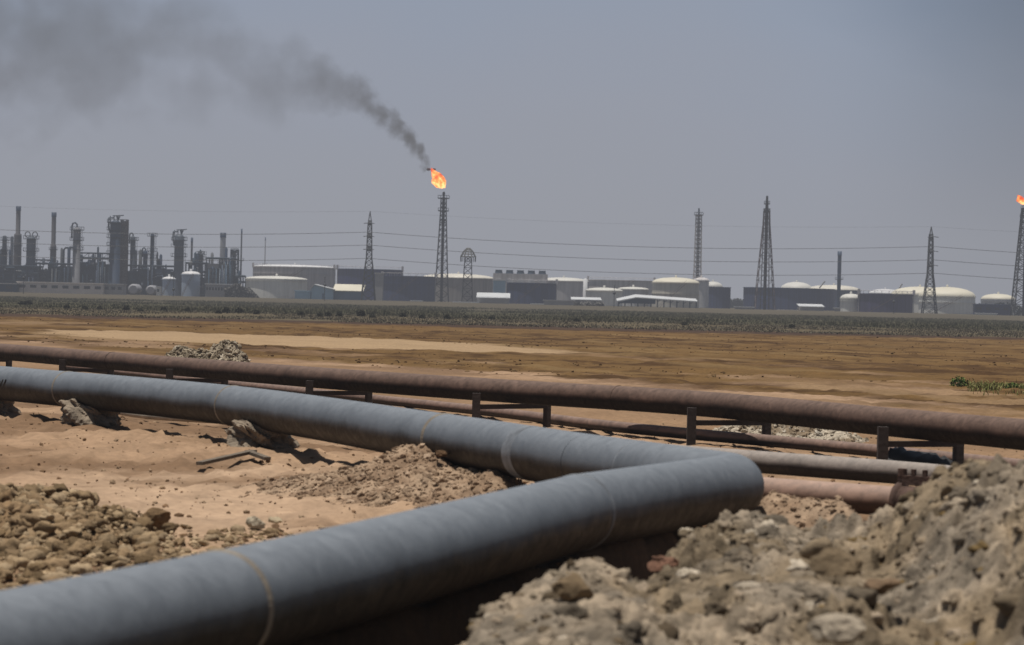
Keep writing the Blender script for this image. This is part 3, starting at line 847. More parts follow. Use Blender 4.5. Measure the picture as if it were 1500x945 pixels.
# lower pinkish pipe with cut end and bolted clamp
m_pk = mat('pink_brown_pipe', (.20, .12, .085), .7, 1.5, .25, bump=.2, bscale=9, under=(.05, .025, .013), dust=(.30, .205, .16), worn=.5)  # sunlit top and shaded underside painted over the pinkish brown
E2 = route([(985, 709), (1115, 720), (1314, 735)], .33)
r2 = thing('steel_pipe', 'short pinkish brown pipe ending in a rusty bolted clamp beside the grey heap', 'pipe', tuple(E2[-1]))
mb = MB(); mb.tube(E2, .19, 28); mb.build('pipe_run', m_pk, r2)
d = (E2[-1] - E2[-2]).normalized(); perp = Vector((-d.y, d.x, 0))
m_clamp = mat('rusty_clamp', (.075, .04, .028), .85, 5, .45, bump=.6)
cl = E2[-1] + d * .02
mb = MB(); mb.tube([cl, cl + d * .06, cl + d * .0601, cl + d * .42, cl + d * .4201, cl + d * .48], [.25, .25, .21, .21, .25, .25], 28); cbo = mb.build('clamp', m_clamp, r2)
top = Vector(G(1312, 700, .6)); 
mb = MB(); e_ = cl + d * .01
mb.bar(e_ + Vector((0, .02, .28)), e_ + d * .62 + Vector((0, .02, .28)), .10, .12); mb.build('clamp_lug', m_clamp, r2)
for k in range(4):
    q = e_ + d * (.04 + .16 * k)
    mb = MB(); mb.tube([q + Vector((0, .02, .33)), q + Vector((0, .02, .42))], .035 if k else .06, 6); mb.build('bolt', m_clamp, r2)

# ------------------------------------------------------------------ dust haze over the whole plain
def volume_mat(name):
    m = bpy.data.materials.new(name); m.use_nodes = True
    n = m.node_tree.nodes; n.clear()
    return m, n, m.node_tree.links
hm, hn, hl = volume_mat('dust_haze')
DEN = 0.00027
va = nd(hn, 'ShaderNodeVolumeAbsorption'); va.inputs['Color'].default_value = (0, 0, 0, 1); va.inputs['Density'].default_value = DEN
em = nd(hn, 'ShaderNodeEmission'); em.inputs[0].default_value = (*HAZE, 1); em.inputs[1].default_value = DEN
ash = nd(hn, 'ShaderNodeAddShader'); hl.new(va.outputs[0], ash.inputs[0]); hl.new(em.outputs[0], ash.inputs[1])
ho = nd(hn, 'ShaderNodeOutputMaterial'); hl.new(ash.outputs[0], ho.inputs['Volume'])
mb = MB(); mb.box(-3500, 3500, -350, 6000, -30, 160)
o = mb.build('dust_haze', hm); tag(o, 'thin grey dust haze hanging over the whole plain', 'haze', kind='stuff')

# ------------------------------------------------------------------ refinery
exec_refinery = True
m_steel = mat('dark_lattice_steel', (.028, .029, .034), .7, .6, .35)
m_steelr = mat('reddish_lattice_steel', (.07, .045, .045), .7, .6, .35)
m_pylon = mat('pylon_steel', (.026, .028, .03), .7, .6, .3)
m_colA = mat('column_blue_grey', (.075, .095, .125), .6, .25, .4)
m_colB = mat('column_dark', (.022, .048, .098), .6, .25, .45)
m_colC = mat('column_pale', (.22, .22, .235), .6, .25, .3)
m_chim = mat('chimney_concrete', (.16, .15, .155), .8, .3, .35)
m_rack = mat('rack_steel', (.022, .04, .062), .8, .5, .4)
m_rackfill = mat('equipment_dark', (.022, .052, .088), .85, .18, .5)
m_equip = mat('equipment_grey', (.17, .18, .19), .7, .3, .4)
m_white = mat('white_tank_paint', (.78, .77, .72), .6, .12, .12, streak=.12)
m_cream = mat('cream_tank_paint', (.55, .52, .45), .6, .12, .14, streak=.15)
m_creamroof = mat('cream_roof_paint', (.54, .505, .41), .6, .12, .1)
m_greyt = mat('grey_tank_paint', (.50, .475, .47), .7, .1, .16, streak=.2)
m_tan = mat('tan_tank_paint', (.27, .245, .225), .7, .1, .18, streak=.25)
m_lgrey = mat('light_grey_tank_paint', (.56, .56, .57), .7, .1, .14, streak=.15)
m_navy = mat('navy_tank_paint', (.017, .027, .13), .7, .12, .25, streak=.3)
m_slate = mat('slate_tank_paint', (.034, .052, .135), .7, .12, .25, streak=.3)
m_purple = mat('purple_grey_tank_paint', (.05, .043, .115), .7, .12, .22, streak=.3)
m_bluet = mat('pale_blue_tank_paint', (.36, .43, .53), .6, .12, .15)
m_whiter = mat('white_tank_roof', (.50, .49, .455), .6, .12, .12)
m_drum = mat('grey_drum_paint', (.24, .24, .26), .6, .3, .2)
m_roofw = mat('white_roof_sheet', (.50, .51, .52), .5, .3, .12)
m_wall = mat('plaster_wall', (.60, .54, .49), .8, .2, .18)
m_wallg = mat('grey_wall', (.34, .33, .325), .8, .2, .2)
m_bluew = mat('light_blue_wall', (.30, .46, .58), .7, .2, .15)
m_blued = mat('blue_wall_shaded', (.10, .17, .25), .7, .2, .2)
m_win = mat('dark_window_glass', (.02, .022, .025), .25, 1, .2)
m_rust2 = mat('rust_trim', (.14, .10, .085), .8, .4, .35)
GZ = 1.0

def column(name, px0, px1, yt, yb, Y, label, m, plats=(), head=None, group='process columns of the refinery', ladder=1, cat='column', flare=None):
    """vertical process vessel: shell with domed head, platforms with railings, ladder, overhead pipe"""
    pc_ = (px0 + px1) / 2
    X = gx(pc_, Y, 10); r = (px1 - px0) / 2 * Y / F
    z0 = GZ - .3 if yb is None else hz(pc_, yb, Y); z1 = hz(pc_, yt, Y)
    t = thing(name, label, cat, (X, Y, z0), group)
    prof = [(r * 1.05, z0), (r * 1.05, z0 + 1.2), (r, z0 + 1.3)]
    if flare:
        zf = hz(pc_, flare[0], Y); prof = [(r * flare[1], z0), (r * flare[1], zf), (r, zf + 1.5)]
    prof += [(r, z1 - r * .6), (r * .8, z1 - r * .25), (r * .45, z1 - r * .05), (.02, z1)]
    mb = MB(); mb.lathe(X, Y, prof, 24); mb.build('shell', m, t)
    for k, pyl in enumerate(plats):
        z = hz(pc_, pyl, Y); mb = MB()
        a0 = (0.4 + k * 2.1) % 6.28
        w_ = r + 1.3
        mb.lathe(X, Y, [(r * .9, z - .12), (w_, z - .12), (w_, z + .06), (r * .9, z + .06)], 20, False, False, False)
        for i in range(10):
            a = a0 + i * .63; x, y = X + w_ * math.cos(a), Y + w_ * math.sin(a)
            mb.bar((x, y, z), (x, y, z + 1.2), .09)
        ringp = [(X + w_ * math.cos(a), Y + w_ * math.sin(a), z + 1.2) for a in np.linspace(0, 2 * PI, 21)]
        mb.tube(ringp, .06, 5)
        mb.build('platform', m_rack, t)
    if ladder:
        mb = MB(); x = X + ladder * (r + .5); y = Y - .4
        for dx in (-.25, .25): mb.bar((x + dx, y, z0), (x + dx, y, z1 - .5), .09)
        z = z0 + .5
        while z < z1 - 1: mb.bar((x - .25, y, z), (x + .25, y, z), .07); z += 1.2
        mb.build('ladder', m_rack, t)
    if head == 'loop':
        mb = MB(); pr = max(.28, r * .22)
        mb.tube([(X, Y, z1 - .2), (X, Y, z1 + r * .7), (X - r * .5, Y, z1 + r * 1.2), (X - r * 1.15, Y, z1 + r * 1.0), (X - r * 1.35, Y, z1 + r * .2), (X - r * 1.35, Y, z1 - r * 3)], pr, 8); mb.build('overhead_pipe', m_rack, t)
    elif head == 'rings':
        mb = MB()
        for s_ in (-1, 1):
            cx = X + s_ * r * .75; cz = z1 + r * .35
            mb.tube([(cx + r * .55 * math.cos(a), Y + .4 * s_, cz + r * .6 * math.sin(a)) for a in np.linspace(0, 2 * PI, 17)], .22, 6)
        mb.build('overhead_pipe', m_equip, t)
    elif head == 'davit':
        mb = MB(); zt = z1 + r * .85
        for s_ in (-1, -.3, .5): mb.bar((X + s_ * r, Y, z1 - r * .8), (X + s_ * r, Y, zt), .28)
        mb.bar((X - r * .6, Y, zt), (X + r * 1.5, Y, zt + .3), .35)
        mb.tube([(X - r * .95, Y - .5, z1 - r * 2.4), (X - r * 1.3, Y - .5, z1 - r), (X - r * 1.25, Y - .5, z1 + r * .45), (X - r * .3, Y - .5, z1 + r * .5)], .3, 8)
        mb.bar((X + r * .2, Y, zt), (X + r * .45, Y, z1), .5); mb.bar((X + r * .8, Y, zt), (X + r * .45, Y, z1), .35)
        mb.build('davit', m_rack, t)
    return t

def chimney(px0, px1, yt, yb, Y, label, m=None, w2=None, group='tall chimneys', step=None):
    pc_ = (px0 + px1) / 2; X = gx(pc_, Y, 15); r = (px1 - px0) / 2 * Y / F
    z0 = GZ - .3 if yb is None else hz(pc_, yb, Y); z1 = hz(pc_, yt, Y)
    rb = (w2 or (px1 - px0)) / 2 * Y / F
    t = thing('chimney', label, 'chimney', (X, Y, z0), group)
    mb = MB()
    if step: zs = hz(pc_, step, Y); prof = [(rb * 1.1, z0), (rb, zs), (rb, zs + .3), (r * 1.02, zs + .9), (r, z1)]
    else: prof = [(rb, z0), (r, z1)]
    mb.lathe(X, Y, prof, 20); mb.build('shaft', m or m_chim, t)
    mb = MB(); mb.lathe(X, Y, [(r * 1.12, z1 - 1.6), (r * 1.12, z1 + .25), (r * .8, z1 + .25), (r * .8, z1 - .5)], 20); mb.build('cap', m_colB, t)
    mb = MB(); zp = z0 + (z1 - z0) * .55
    mb.lathe(X, Y, [(r, zp - .1), (r + .9, zp - .1), (r + .9, zp + .1), (r, zp + .1)], 16, False, False, False)
    for i in range(8):
        a = i * PI / 4; mb.bar((X + (r + .9) * math.cos(a), Y + (r + .9) * math.sin(a), zp), (X + (r + .9) * math.cos(a), Y + (r + .9) * math.sin(a), zp + 1.1), .08)
    mb.build('platform', m_rack, t)
    return t

def tank(px0, px1, yrim, ydome, Y, label, m, mr, rings=(), stair=True, ybase=None, group='storage tanks', wind=True, gauge=False):
    """cylindrical storage tank: Y is the distance of its nearest point"""
    pc_ = (px0 + px1) / 2; r = (px1 - px0) / 2 * Y / F
    r = r * (1 + r / Y); cy = Y + r
    X = gx(pc_, cy, 6); z0 = GZ - .6; z1 = hz(pc_, yrim, cy - r * .3)
    t = thing('storage_tank', label, 'tank', (X, cy, z0), group)
    n = 56
    mb = MB(); mb.lathe(X, cy, [(r, z0), (r, z1)], n, True, True, ydome is None)
    mb.build('shell', m, t)
    if ydome is not None:
        z2 = hz(pc_, ydome, cy); mb = MB()
        mb.lathe(X, cy, [(r + .12, z1 + .02), (r + .12, z1 + .16)] + [(r * math.cos(k * PI / 16) , z1 + .16 + (z2 - z1) * math.sin(k * PI / 16)) for k in range(1, 8)] + [(.05, z2 + .18)], n, True, True, False)
        mb.build('roof', mr, t)
        mb = MB(); mb.lathe(X, cy, [(.4, z2), (.4, z2 + .9), (.05, z2 + 1.0)], 10); mb.build('vent', mr, t)
    if wind:
        mb = MB()
        for f_ in [.985] + list(rings):
            z = z0 + (z1 - z0) * f_
            mb.lathe(X, cy, [(r + .005, z - .10), (r + .35, z - .10), (r + .35, z + .06), (r + .005, z + .06)], n, False, False, False)
        mb.build('wind_girder', m, t)
    if stair:
        mb = MB(); a0, a1 = -2.35, -1.2
        K = 26
        for k in range(K):
            a = a0 + (a1 - a0) * k / K; z = z0 + .5 + (z1 - z0 - .5) * k / K
            a2 = a0 + (a1 - a0) * (k + 1) / K; z2_ = z0 + .5 + (z1 - z0 - .5) * (k + 1) / K
            for dz in (0, 1.0): mb.bar((X + (r + .7) * math.cos(a), cy + (r + .7) * math.sin(a), z + dz), (X + (r + .7) * math.cos(a2), cy + (r + .7) * math.sin(a2), z2_ + dz), .12 if dz == 0 else .06)
        
        for k in range(0, K, 3):
            a = a0 + (a1 - a0) * k / K; z = z0 + .5 + (z1 - z0 - .5) * k / K
            mb.bar((X + (r + .7) * math.cos(a), cy + (r + .7) * math.sin(a), z), (X + (r + .7) * math.cos(a), cy + (r + .7) * math.sin(a), z + 1.0), .06)
        mb.build('stair', m_rust2, t)
    if gauge:
        mb = MB()
        for a in (-2.9, -.25):
            x, y = X + (r + .3) * math.cos(a), cy + (r + .3) * math.sin(a)
            mb.bar((x, y, z1 - .5), (x, y, z1 + 1.6), .9, .9); mb.bar((x, y, z0), (x, y, z1), .25)
        for k in range(24):
            a = k * 2 * PI / 24; mb.bar((X + r * math.cos(a), cy + r * math.sin(a), z1), (X + r * math.cos(a), cy + r * math.sin(a), z1 + 1.1), .08)
        mb.tube([(X + r * math.cos(a), cy + r * math.sin(a), z1 + 1.1) for a in np.linspace(0, 2 * PI, 49)], .05, 5)
        mb.build('gauge_platform', m_greyt, t)
    return t

def shed(name, px0, px1, yt, yb, Y, depth, label, mw, mr, roof='flat', windows=0, cat='building', yridge=None, group=None, doors=0, ridge_at=.5):
    X0 = gx(px0, Y, 3); X1 = gx(px1, Y, 3); pc_ = (px0 + px1) / 2
    z0 = GZ - .6; z1 = hz(pc_, yt, Y)
    t = thing(name, label, cat, ((X0 + X1) / 2, Y, z0), group)
    mb = MB(); mb.box(X0, X1, Y, Y + depth, z0, z1)
    if roof == 'gable':
        zr = hz(pc_, yridge, Y + depth / 2); mb.prism([(X0, z1), (X1, z1), (X0 + (X1 - X0) * ridge_at, zr)], Y + .02, Y + depth - .02)
    wall = mb.build('wall', mw, t)
    mb = MB()
    if roof == 'flat': mb.box(X0 - .3, X1 + .3, Y - .3, Y + depth + .3, z1 + .003, z1 + .35)
    elif roof == 'gable':
        xr = X0 + (X1 - X0) * ridge_at
        mb.prism([(X0 - .5, z1 - .15), (xr, zr + .05), (xr, zr + .35), (X0 - .5, z1 + .15)], Y - .5, Y + depth + .5)
        mb.prism([(xr + .002, zr + .05), (X1 + .5, z1 - .15), (X1 + .5, z1 + .15), (xr + .002, zr + .35)], Y - .5, Y + depth + .5)
    elif roof == 'mono':         # slopes up away from the camera
        zr = hz(pc_, yridge, Y + depth)
        vs = [(X0 - .3, Y - .4, z1), (X1 + .3, Y - .4, z1), (X1 + .3, Y + depth, zr), (X0 - .3, Y + depth, zr)]
        vs += [(a, b, c + .25) for a, b, c in vs]
        mb.add(vs, [(0, 3, 2, 1), (4, 5, 6, 7), (0, 1, 5, 4), (1, 2, 6, 5), (2, 3, 7, 6), (3, 0, 4, 7)])
    elif roof == 'ridge':        # ridge runs left to right
        zr = hz(pc_, yridge, Y + depth / 2)
        for (ya, yb_) in ((Y - .4, Y + depth / 2), (Y + depth + .4, Y + depth / 2 + .003)):
            vs = [(X0 - .4, ya, z1), (X1 + .4, ya, z1), (X1 + .4, yb_, zr), (X0 - .4, yb_, zr)]; vs += [(a, b, c + .2) for a, b, c in vs]
            mb.add(vs, [(0, 3, 2, 1), (4, 5, 6, 7), (0, 1, 5, 4), (1, 2, 6, 5), (2, 3, 7, 6), (3, 0, 4, 7)])
        mbg = MB()
        for xx in (X0 + .02, X1 - .02 - .1): mbg.add([(xx, Y, z1), (xx, Y + depth, z1), (xx, Y + depth / 2, zr), (xx + .1, Y, z1), (xx + .1, Y + depth, z1), (xx + .1, Y + depth / 2, zr)], [(0, 1, 2), (5, 4, 3), (0, 3, 4, 1), (1, 4, 5, 2), (2, 5, 3, 0)])
        mbg.build('gable', mw, t)
    mb.build('roof', mr, t)
    for k in range(windows):
        x = X0 + (X1 - X0) * (k + .5) / windows; w_ = min(.28 * (X1 - X0) / windows, 1.1); zc = z0 + (z1 - z0) * .72
        mb = MB(); mb.box(x - w_, x + w_, Y - .06, Y - .003, zc - .5, zc + .5); mb.build('window', m_win, t)
    return t

def lattice(name, label, cat, px, Y, levels, m, legw=.3, brw=.16, group=None, pxb=None, nx=1.25, legn='leg'):
    """square lattice tower. levels: (photo row, half width in photo px); last row may be None = ground"""
    X = gx(px, Y, 20)
    zs = [(GZ - .4 if py is None else hz(px, py, Y), hw * Y / F) for py, hw in levels]
    zs.sort()
    t = thing(name, label, cat, (X, Y, GZ), group)
    def hw_at(z): return float(np.interp(z, [a for a, b in zs], [b for a, b in zs]))
    for sx in (-1, 1):
        for sy in (-1, 1):
            mb = MB()
            for (za, wa), (zb, wb) in zip(zs[:-1], zs[1:]): mb.bar((X + sx * wa, Y + sy * wa, za), (X + sx * wb, Y + sy * wb, zb), legw)
            mb.build(legn, m, t)
    mb = MB(); z = zs[0][0]; ztop = zs[-1][0]
    while z < ztop - .6:
        w0 = hw_at(z); dz = max(1.5, 2 * w0 * nx); z2 = min(ztop, z + dz)
        if ztop - z2 < 1.0: z2 = ztop
        w1 = hw_at(z2)
        c0_ = [(X - w0, Y - w0, z), (X + w0, Y - w0, z), (X + w0, Y + w0, z), (X - w0, Y + w0, z)]
        c1_ = [(X - w1, Y - w1, z2), (X + w1, Y - w1, z2), (X + w1, Y + w1, z2), (X - w1, Y + w1, z2)]
        for k in range(4):
            j = (k + 1) % 4
            mb.bar(c0_[k], c1_[j], brw); mb.bar(c0_[j], c1_[k], brw); mb.bar(c1_[k], c1_[j], brw)
        z = z2
    mb.build('bracing', m, t)
    return t, X, hw_at

def deck(t, X, Y, z, hw, m, name='platform'):
    mb = MB(); mb.box(X - hw, X + hw, Y - hw, Y + hw, z - .15, z + .15)
    for a in range(-2, 3):
        for (x, y) in ((X + a * hw / 2, Y - hw), (X + a * hw / 2, Y + hw)): mb.bar((x, y, z), (x, y, z + 1.1), .1)
    for y in (Y - hw, Y + hw): mb.bar((X - hw, y, z + 1.1), (X + hw, y, z + 1.1), .1)
    mb.build(name, m, t)

# --- left complex
def pipe_rack(px0, px1, yt, yb, Y, label, fill, depth=9, levels=4, clutter=26, seed=0, name='pipe_rack', fillm=None):
    R_ = random.Random(seed)
    X0, X1 = gx(px0, Y, 8), gx(px1, Y, 8); pc_ = (px0 + px1) / 2
    z1 = hz(pc_, yt, Y); z0 = GZ - .4
    t = thing(name, label, 'pipe rack', ((X0 + X1) / 2, Y, z0), 'pipe racks of the refinery')
    nb = max(2, int((X1 - X0) / 4.5)); mb = MB()
    for i in range(nb + 1):
        x = X0 + (X1 - X0) * i / nb
        for y in (Y, Y + depth): mb.bar((x, y, z0), (x, y, z1 + R_.uniform(-.6, .2)), .45)
        for k in range(levels): z = z0 + (z1 - z0) * (k + 1) / levels - .3; mb.bar((x, Y, z), (x, Y + depth, z), .3)
    for k in range(levels):
        z = z0 + (z1 - z0) * (k + 1) / levels - .3
        for y in (Y, Y + depth): mb.bar((X0, y, z), (X1, y, z), .3)
    mb.build('frame', m_rack, t)
    mb = MB()
    for k in range(levels):
        z = z0 + (z1 - z0) * (k + 1) / levels
        for j in range(5): mb.tube([(X0 - .5, Y + .8 + j * depth / 6, z), (X1 + .5, Y + .8 + j * depth / 6, z)], R_.uniform(.12, .32), 8)
    mb.build('pipes', m_rack, t)['kind'] = 'stuff'
    if fill:
        x = X0; k = 0
        while x < X1 - 1.5:
            w_ = R_.uniform(3, 9); x2 = min(X1 - .3, x + w_); mb = MB()
            mb.box(x + .1, x2 + .05, Y + .55 + (k % 3) * .35, Y + depth - 1.2, z0, z0 + (z1 - z0) * R_.uniform(*fill)); mb.build('enclosure', fillm or R_.choice([m_rackfill, m_rackfill, m_rackfill, m_colB]), t)
            x = x2; k += 1
    for k in range(int(clutter * 1.8)):
        x = R_.uniform(X0 + .8, X1 - .8); z = z0 + (z1 - z0) * R_.uniform(.05, .95); mb = MB(); L_ = R_.uniform(1, 2.6); r_ = R_.uniform(.3, .9)
        q_ = R_.random()
        if q_ < .16:
            hh_ = R_.uniform(4, 9); zz = min(z, z1 - 3); mb.lathe(x, Y + depth - .8, [(r_ * .8, zz), (r_ * .8, zz + hh_), (.05, zz + hh_ + r_)], 10)
        elif q_ < .32:
            zz = z0 + (z1 - z0) * R_.uniform(.5, 1); mb.tube([(x, Y - .2, z0), (x, Y - .2, zz), (x + 1.6, Y - .2, zz), (x + 1.6, Y - .2, z0 + (z1 - z0) * R_.uniform(.1, .5))], .16, 6)
        elif q_ < .6: mb.lathe(x, Y + .7, [(r_, z), (r_, z + L_), (.05, z + L_ + r_ * .5)], 10)
        else: mb.tube([(x, Y + .6, z), (min(x + L_ * 1.5, X1), Y + .6, z)], r_ * .7, 10)
        mb.build('vessel', R_.choice([m_equip, m_colA, m_rackfill, m_colB, m_rackfill, m_rackfill, m_colB]), t)
    return t

pipe_rack(-30, 56, 389, None, 985, 'dark blue-grey pipe rack at the left edge below the tall chimney', (.8, 1.0), seed=1)
pipe_rack(52, 108, 386, None, 990, 'dark teal pipe rack between the two left chimneys', (.8, .98), seed=2)
pipe_rack(114, 163, 378, None, 995, 'tall dark rack block left of the broadest blue-black column', (.82, 1.0), seed=3, levels=5)
pipe_rack(186, 256, 389, None, 1000, 'dark rack between the broadest column and the bulging column', (.8, 1.0), seed=4)
pipe_rack(272, 300, 385, None, 1000, 'narrow open rack behind the right pale blue tank', (.3, .6), seed=5, clutter=16)
pipe_rack(302, 340, 378, None, 985, 'grey furnace block with crowded pipework around the plain grey chimney', (.75, 1.0), seed=6, fillm=m_equip, clutter=24)
pipe_rack(340, 356, 404, None, 988, 'small open rack at the right end of the process units', (.3, .6), seed=7, clutter=8)
# overhead gantries above the racks
def gantry(px0, px1, y0, y1, Y, label):
    X0, X1 = gx(px0, Y, 15), gx(px1, Y, 15); pc_ = (px0 + px1) / 2
    za = hz(pc_, y1, Y); zb = hz(pc_, y0, Y); t = thing('pipe_gantry', label, 'gantry', ((X0 + X1) / 2, Y, za), 'raised pipe gantries')
    mb = MB(); nb = max(2, int((X1 - X0) / 2.6))
    for i in range(nb + 1):
        x = X0 + (X1 - X0) * i / nb; mb.bar((x, Y, za - 1.5), (x, Y, zb), .25)
        if i < nb: mb.bar((x, Y, za), (x + (X1 - X0) / nb, Y, zb), .16)
    mb.build('truss', m_rack, t)
    mb = MB()
    for z, r_ in ((za, .35), (zb, .3)): mb.tube([(X0 - 1, Y, z), (X1 + .5, Y, z)], r_, 8)
    mb.build('pipe', m_rack, t)
gantry(120, 160, 371, 378, 1003, 'raised pipe gantry left of the broadest blue-black column')
gantry(54, 74, 381, 386, 1003, 'short low gantry left of the second tall chimney')
X_ = gx(93, 1008, 12)
mb = MB(); mb.tube([(X_, 1008, hz(93, 392, 1008)), (X_, 1008, hz(93, 366, 1008)), (X_ + .6, 1008, hz(93, 363, 1008)), (gx(110, 1008, 15), 1008, hz(108, 363, 1008))], .38, 8)
o = mb.build('bent_pipe', m_rack); tag(o, 'thin upside-down U bend pipe left of the pale column with looped head', 'pipe')

column('process_column', 2.5, 9, 345, 366, 1000, 'slim dark column with rounded cap at the left edge', m_colA, (352, 366), None)
column('process_column', -1, 10, 364, None, 1003, 'squat blue-grey vessel at the left edge below the slim capped column', m_colA, (372,), None)
column('process_column', 14.5, 19, 346, None, 1004, 'narrow grey column directly left of the tallest chimney', m_colA, (), None, ladder=0)
chimney(22.2, 28.8, 303, None, 1010, 'tallest chimney near the left edge, dark top above a wide base', m_chim, 11, step=345)
column('process_column', 38, 51.5, 346, None, 1000, 'stout grey column topped with two pipe rings left of the second chimney', m_colA, (350, 368), 'rings', flare=(390, 1.2))
chimney(74.5, 81, 312, None, 1015, 'second tall chimney, standing on a wider collared base', m_chim, 9, step=362)
column('process_column', 106, 117, 333, None, 985, 'pale column with looped pipe head and side platforms', m_colC, (337, 352, 366), 'loop', flare=None)
column('process_column', 160, 175.5, 323, None, 990, 'broadest tall blue-black column with crane davit on its head', m_colB, (326, 337, 348, 360, 372), 'davit', ladder=-1)
tw, Xt, hwf = lattice('stair_tower', 'tall brownish stair tower attached right of the broadest column', 'tower', 182, 997, [(322, 4.6), (None, 4.8)], m_steelr, .35, .2)
mb = MB(); mb.lathe(Xt, 997, [(.9, GZ), (.9, hz(182, 324, 997))], 14); mb.build('riser', m_tan, tw)
for k in range(6): deck(tw, Xt, 997, hz(182, 330 + 15 * k, 997), 1.2, m_steelr, 'landing')
column('process_column', 190, 197.5, 346, None, 1003, 'slender column right of the brownish stair tower', m_colA, (352, 372), 'loop')
column('process_column', 209, 215.5, 367, None, 1003, 'shortest dark column between two taller slender ones', m_colB, (372,), 'loop')
column('process_column', 219.3, 225, 342, None, 1006, 'slender dark column with spiky top right of the shortest one', m_colB, (346, 368, 378), None)
column('process_column', 254.5, 268.5, 343, None, 993, 'stout bulging column with crane davit above the pale blue tanks', m_colA, (352, 362, 376), 'davit', flare=(402, 1.15))
chimney(279, 282, 349, None, 1010, 'thinnest short chimney right of the bulging column', m_chim)
column('process_column', 291, 297, 371, None, 1003, 'short column with ring platform left of the plain grey chimney', m_colA, (373, 380), 'rings')
chimney(322, 330, 342, None, 1006, 'plain light grey chimney of even width at the right of the process units', m_lgrey, 9)
lt, Xl, hwf = lattice('lattice_tower', 'open lattice tower with pipes at the right end of the process units', 'tower', 344, 996, [(366, 5.2), (None, 5.6)], m_rack, .35, .2)
for k in range(5): deck(lt, Xl, 996, hz(344, 368 + 12 * k, 996), 1.4, m_rack)
mb = MB(); mb.lathe(Xl - .2, 996, [(.75, GZ), (.75, hz(344, 368, 996))], 12); mb.build('riser', m_equip, lt)
chimney(352, 354, 336, None, 1012, 'hair-thin vent pipe beside the open lattice tower', m_equip, 3, group='thin vent pipes')
chimney(387, 388.4, 348, None, 1300, 'faint thin vent pipe rising behind the long pale grey tank', m_lgrey, 2, group='thin vent pipes')

# low buildings and vessels in front of the left complex
shed('office_building', 25, 151, 415, None, 905, 8, 'long low beige building with eight dark windows at left', m_wall, m_wall, 'flat', 8)
shed('office_building', 151.5, 180, 417, None, 908, 8, 'low darker annex at the right end of the beige building', m_wallg, m_wallg, 'flat', 3)
shed('storage_hut', -20, 24, 416, None, 900, 6, 'low greenish-grey hut at the left edge', m_rackfill, m_wallg, 'flat', 2)
tank(238, 257, 409, 406, 940, 'smaller pale blue tank in front of the process units', m_bluet, m_lgrey, ybase=None, stair=True, group='pale blue tanks')
tank(266, 293, 402, 398, 935, 'larger pale blue tank right of its smaller twin', m_bluet, m_lgrey, stair=True, group='pale blue tanks')
def drum(px0, px1, yt, Y, label):
    X = gx((px0 + px1) / 2, Y, 3); r = (px1 - px0) / 2 * Y / F; z1 = hz((px0 + px1) / 2, yt, Y)
    t = thing('horizontal_drum', label, 'drum', (X, Y, GZ), 'pale pressure drums'); mb = MB(); zc = z1 - r
    mb.tube([(X, Y, zc), (X, Y + .5, zc), (X, Y + 9, zc), (X, Y + 9.5, zc)], [r * .75, r, r, r * .75], 24); mb.build('shell', m_drum, t)
    for y in (Y + 1.5, Y + 7.5):
        mb = MB(); mb.box(X - r * .7, X + r * .7, y - .3, y + .3, GZ - .5, zc - r * .6); mb.build('saddle', m_wallg, t)
drum(187, 203, 416, 930, 'pale drum end directly right of the beige building annex')
drum(213, 228, 418, 930, 'pale drum end left of the smaller pale blue tank')
shed('pump_house', 229, 234.5, 421, None, 925, 4, 'tiny bright white hut left of the smaller pale blue tank', m_white, m_roofw, 'flat', 1)
# colonnaded building
t = shed('office_building', 301, 340, 417, None, 930, 7, 'low pale building with a row of dark upright openings below the plain grey chimney', m_wallg, m_lgrey, 'flat', 9)

# --- centre tanks
tank(371, 491, 391.5, 388.5, 1120, 'long pale grey tank with gauge turrets on its rim, left of the dark navy tank', m_greyt, m_lgrey, (.8,), True, gauge=True)
tank(360, 450, 409, 405, 960, 'white tank with low cone roof in front of the long pale grey tank', m_white, m_whiter, (.93,), False)
tank(494, 590, 394.5, None, 1090, 'dark navy tank behind the pale blue shed', m_navy, m_navy, (), False, gauge=True)
tank(560, 638, 404.5, None, 985, 'slate blue tank left of the burning flare stack', m_slate, m_slate, (.72,), True, gauge=True)
# blue shed
t = shed('warehouse', 456, 488, 424, None, 915, 16, 'pale blue shed with white lean-to roof left of the pylon', m_bluew, m_roofw, 'gable', 0, yridge=418, ridge_at=.12)
mb = MB(); X0 = gx(489, 917, 3); X1 = gx(531, 917, 3); za = hz(510, 427, 917)
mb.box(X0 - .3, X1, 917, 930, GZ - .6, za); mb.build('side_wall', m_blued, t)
mb = MB(); zb = hz(510, 417.5, 930); vs = [(X0 - .5, 916.5, za + .01), (X1 + .3, 916.5, za + .01), (X1 + .3, 930, zb), (X0 - .5, 930, zb)]; vs += [(a, b, c + .25) for a, b, c in vs]
mb.add(vs, [(0, 3, 2, 1), (4, 5, 6, 7), (0, 1, 5, 4), (1, 2, 6, 5), (2, 3, 7, 6), (3, 0, 4, 7)]); mb.build('lean_to_roof', m_creamroof, t)
mb = MB(); mb.box(gx(472, 914.6, 3), gx(474.5, 914.6, 3), 914.85, 914.97, GZ - .4, GZ + 2.6); mb.build('door', m_blued, t)
shed('warehouse', 432, 455, 427, None, 918, 10, 'low plain blue annex left of the pale blue shed', m_bluew, m_bluew, 'flat', 0)
shed('stair_building', 549, 560, 401, None, 950, 6, 'narrow grey stair building between the navy and slate tanks', m_wallg, m_wallg, 'flat', 0)
tank(618, 724, 407.5, 401.5, 1130, 'wide brownish grey tank with pale roof behind the burning flare stack', m_tan, m_cream, (), True)
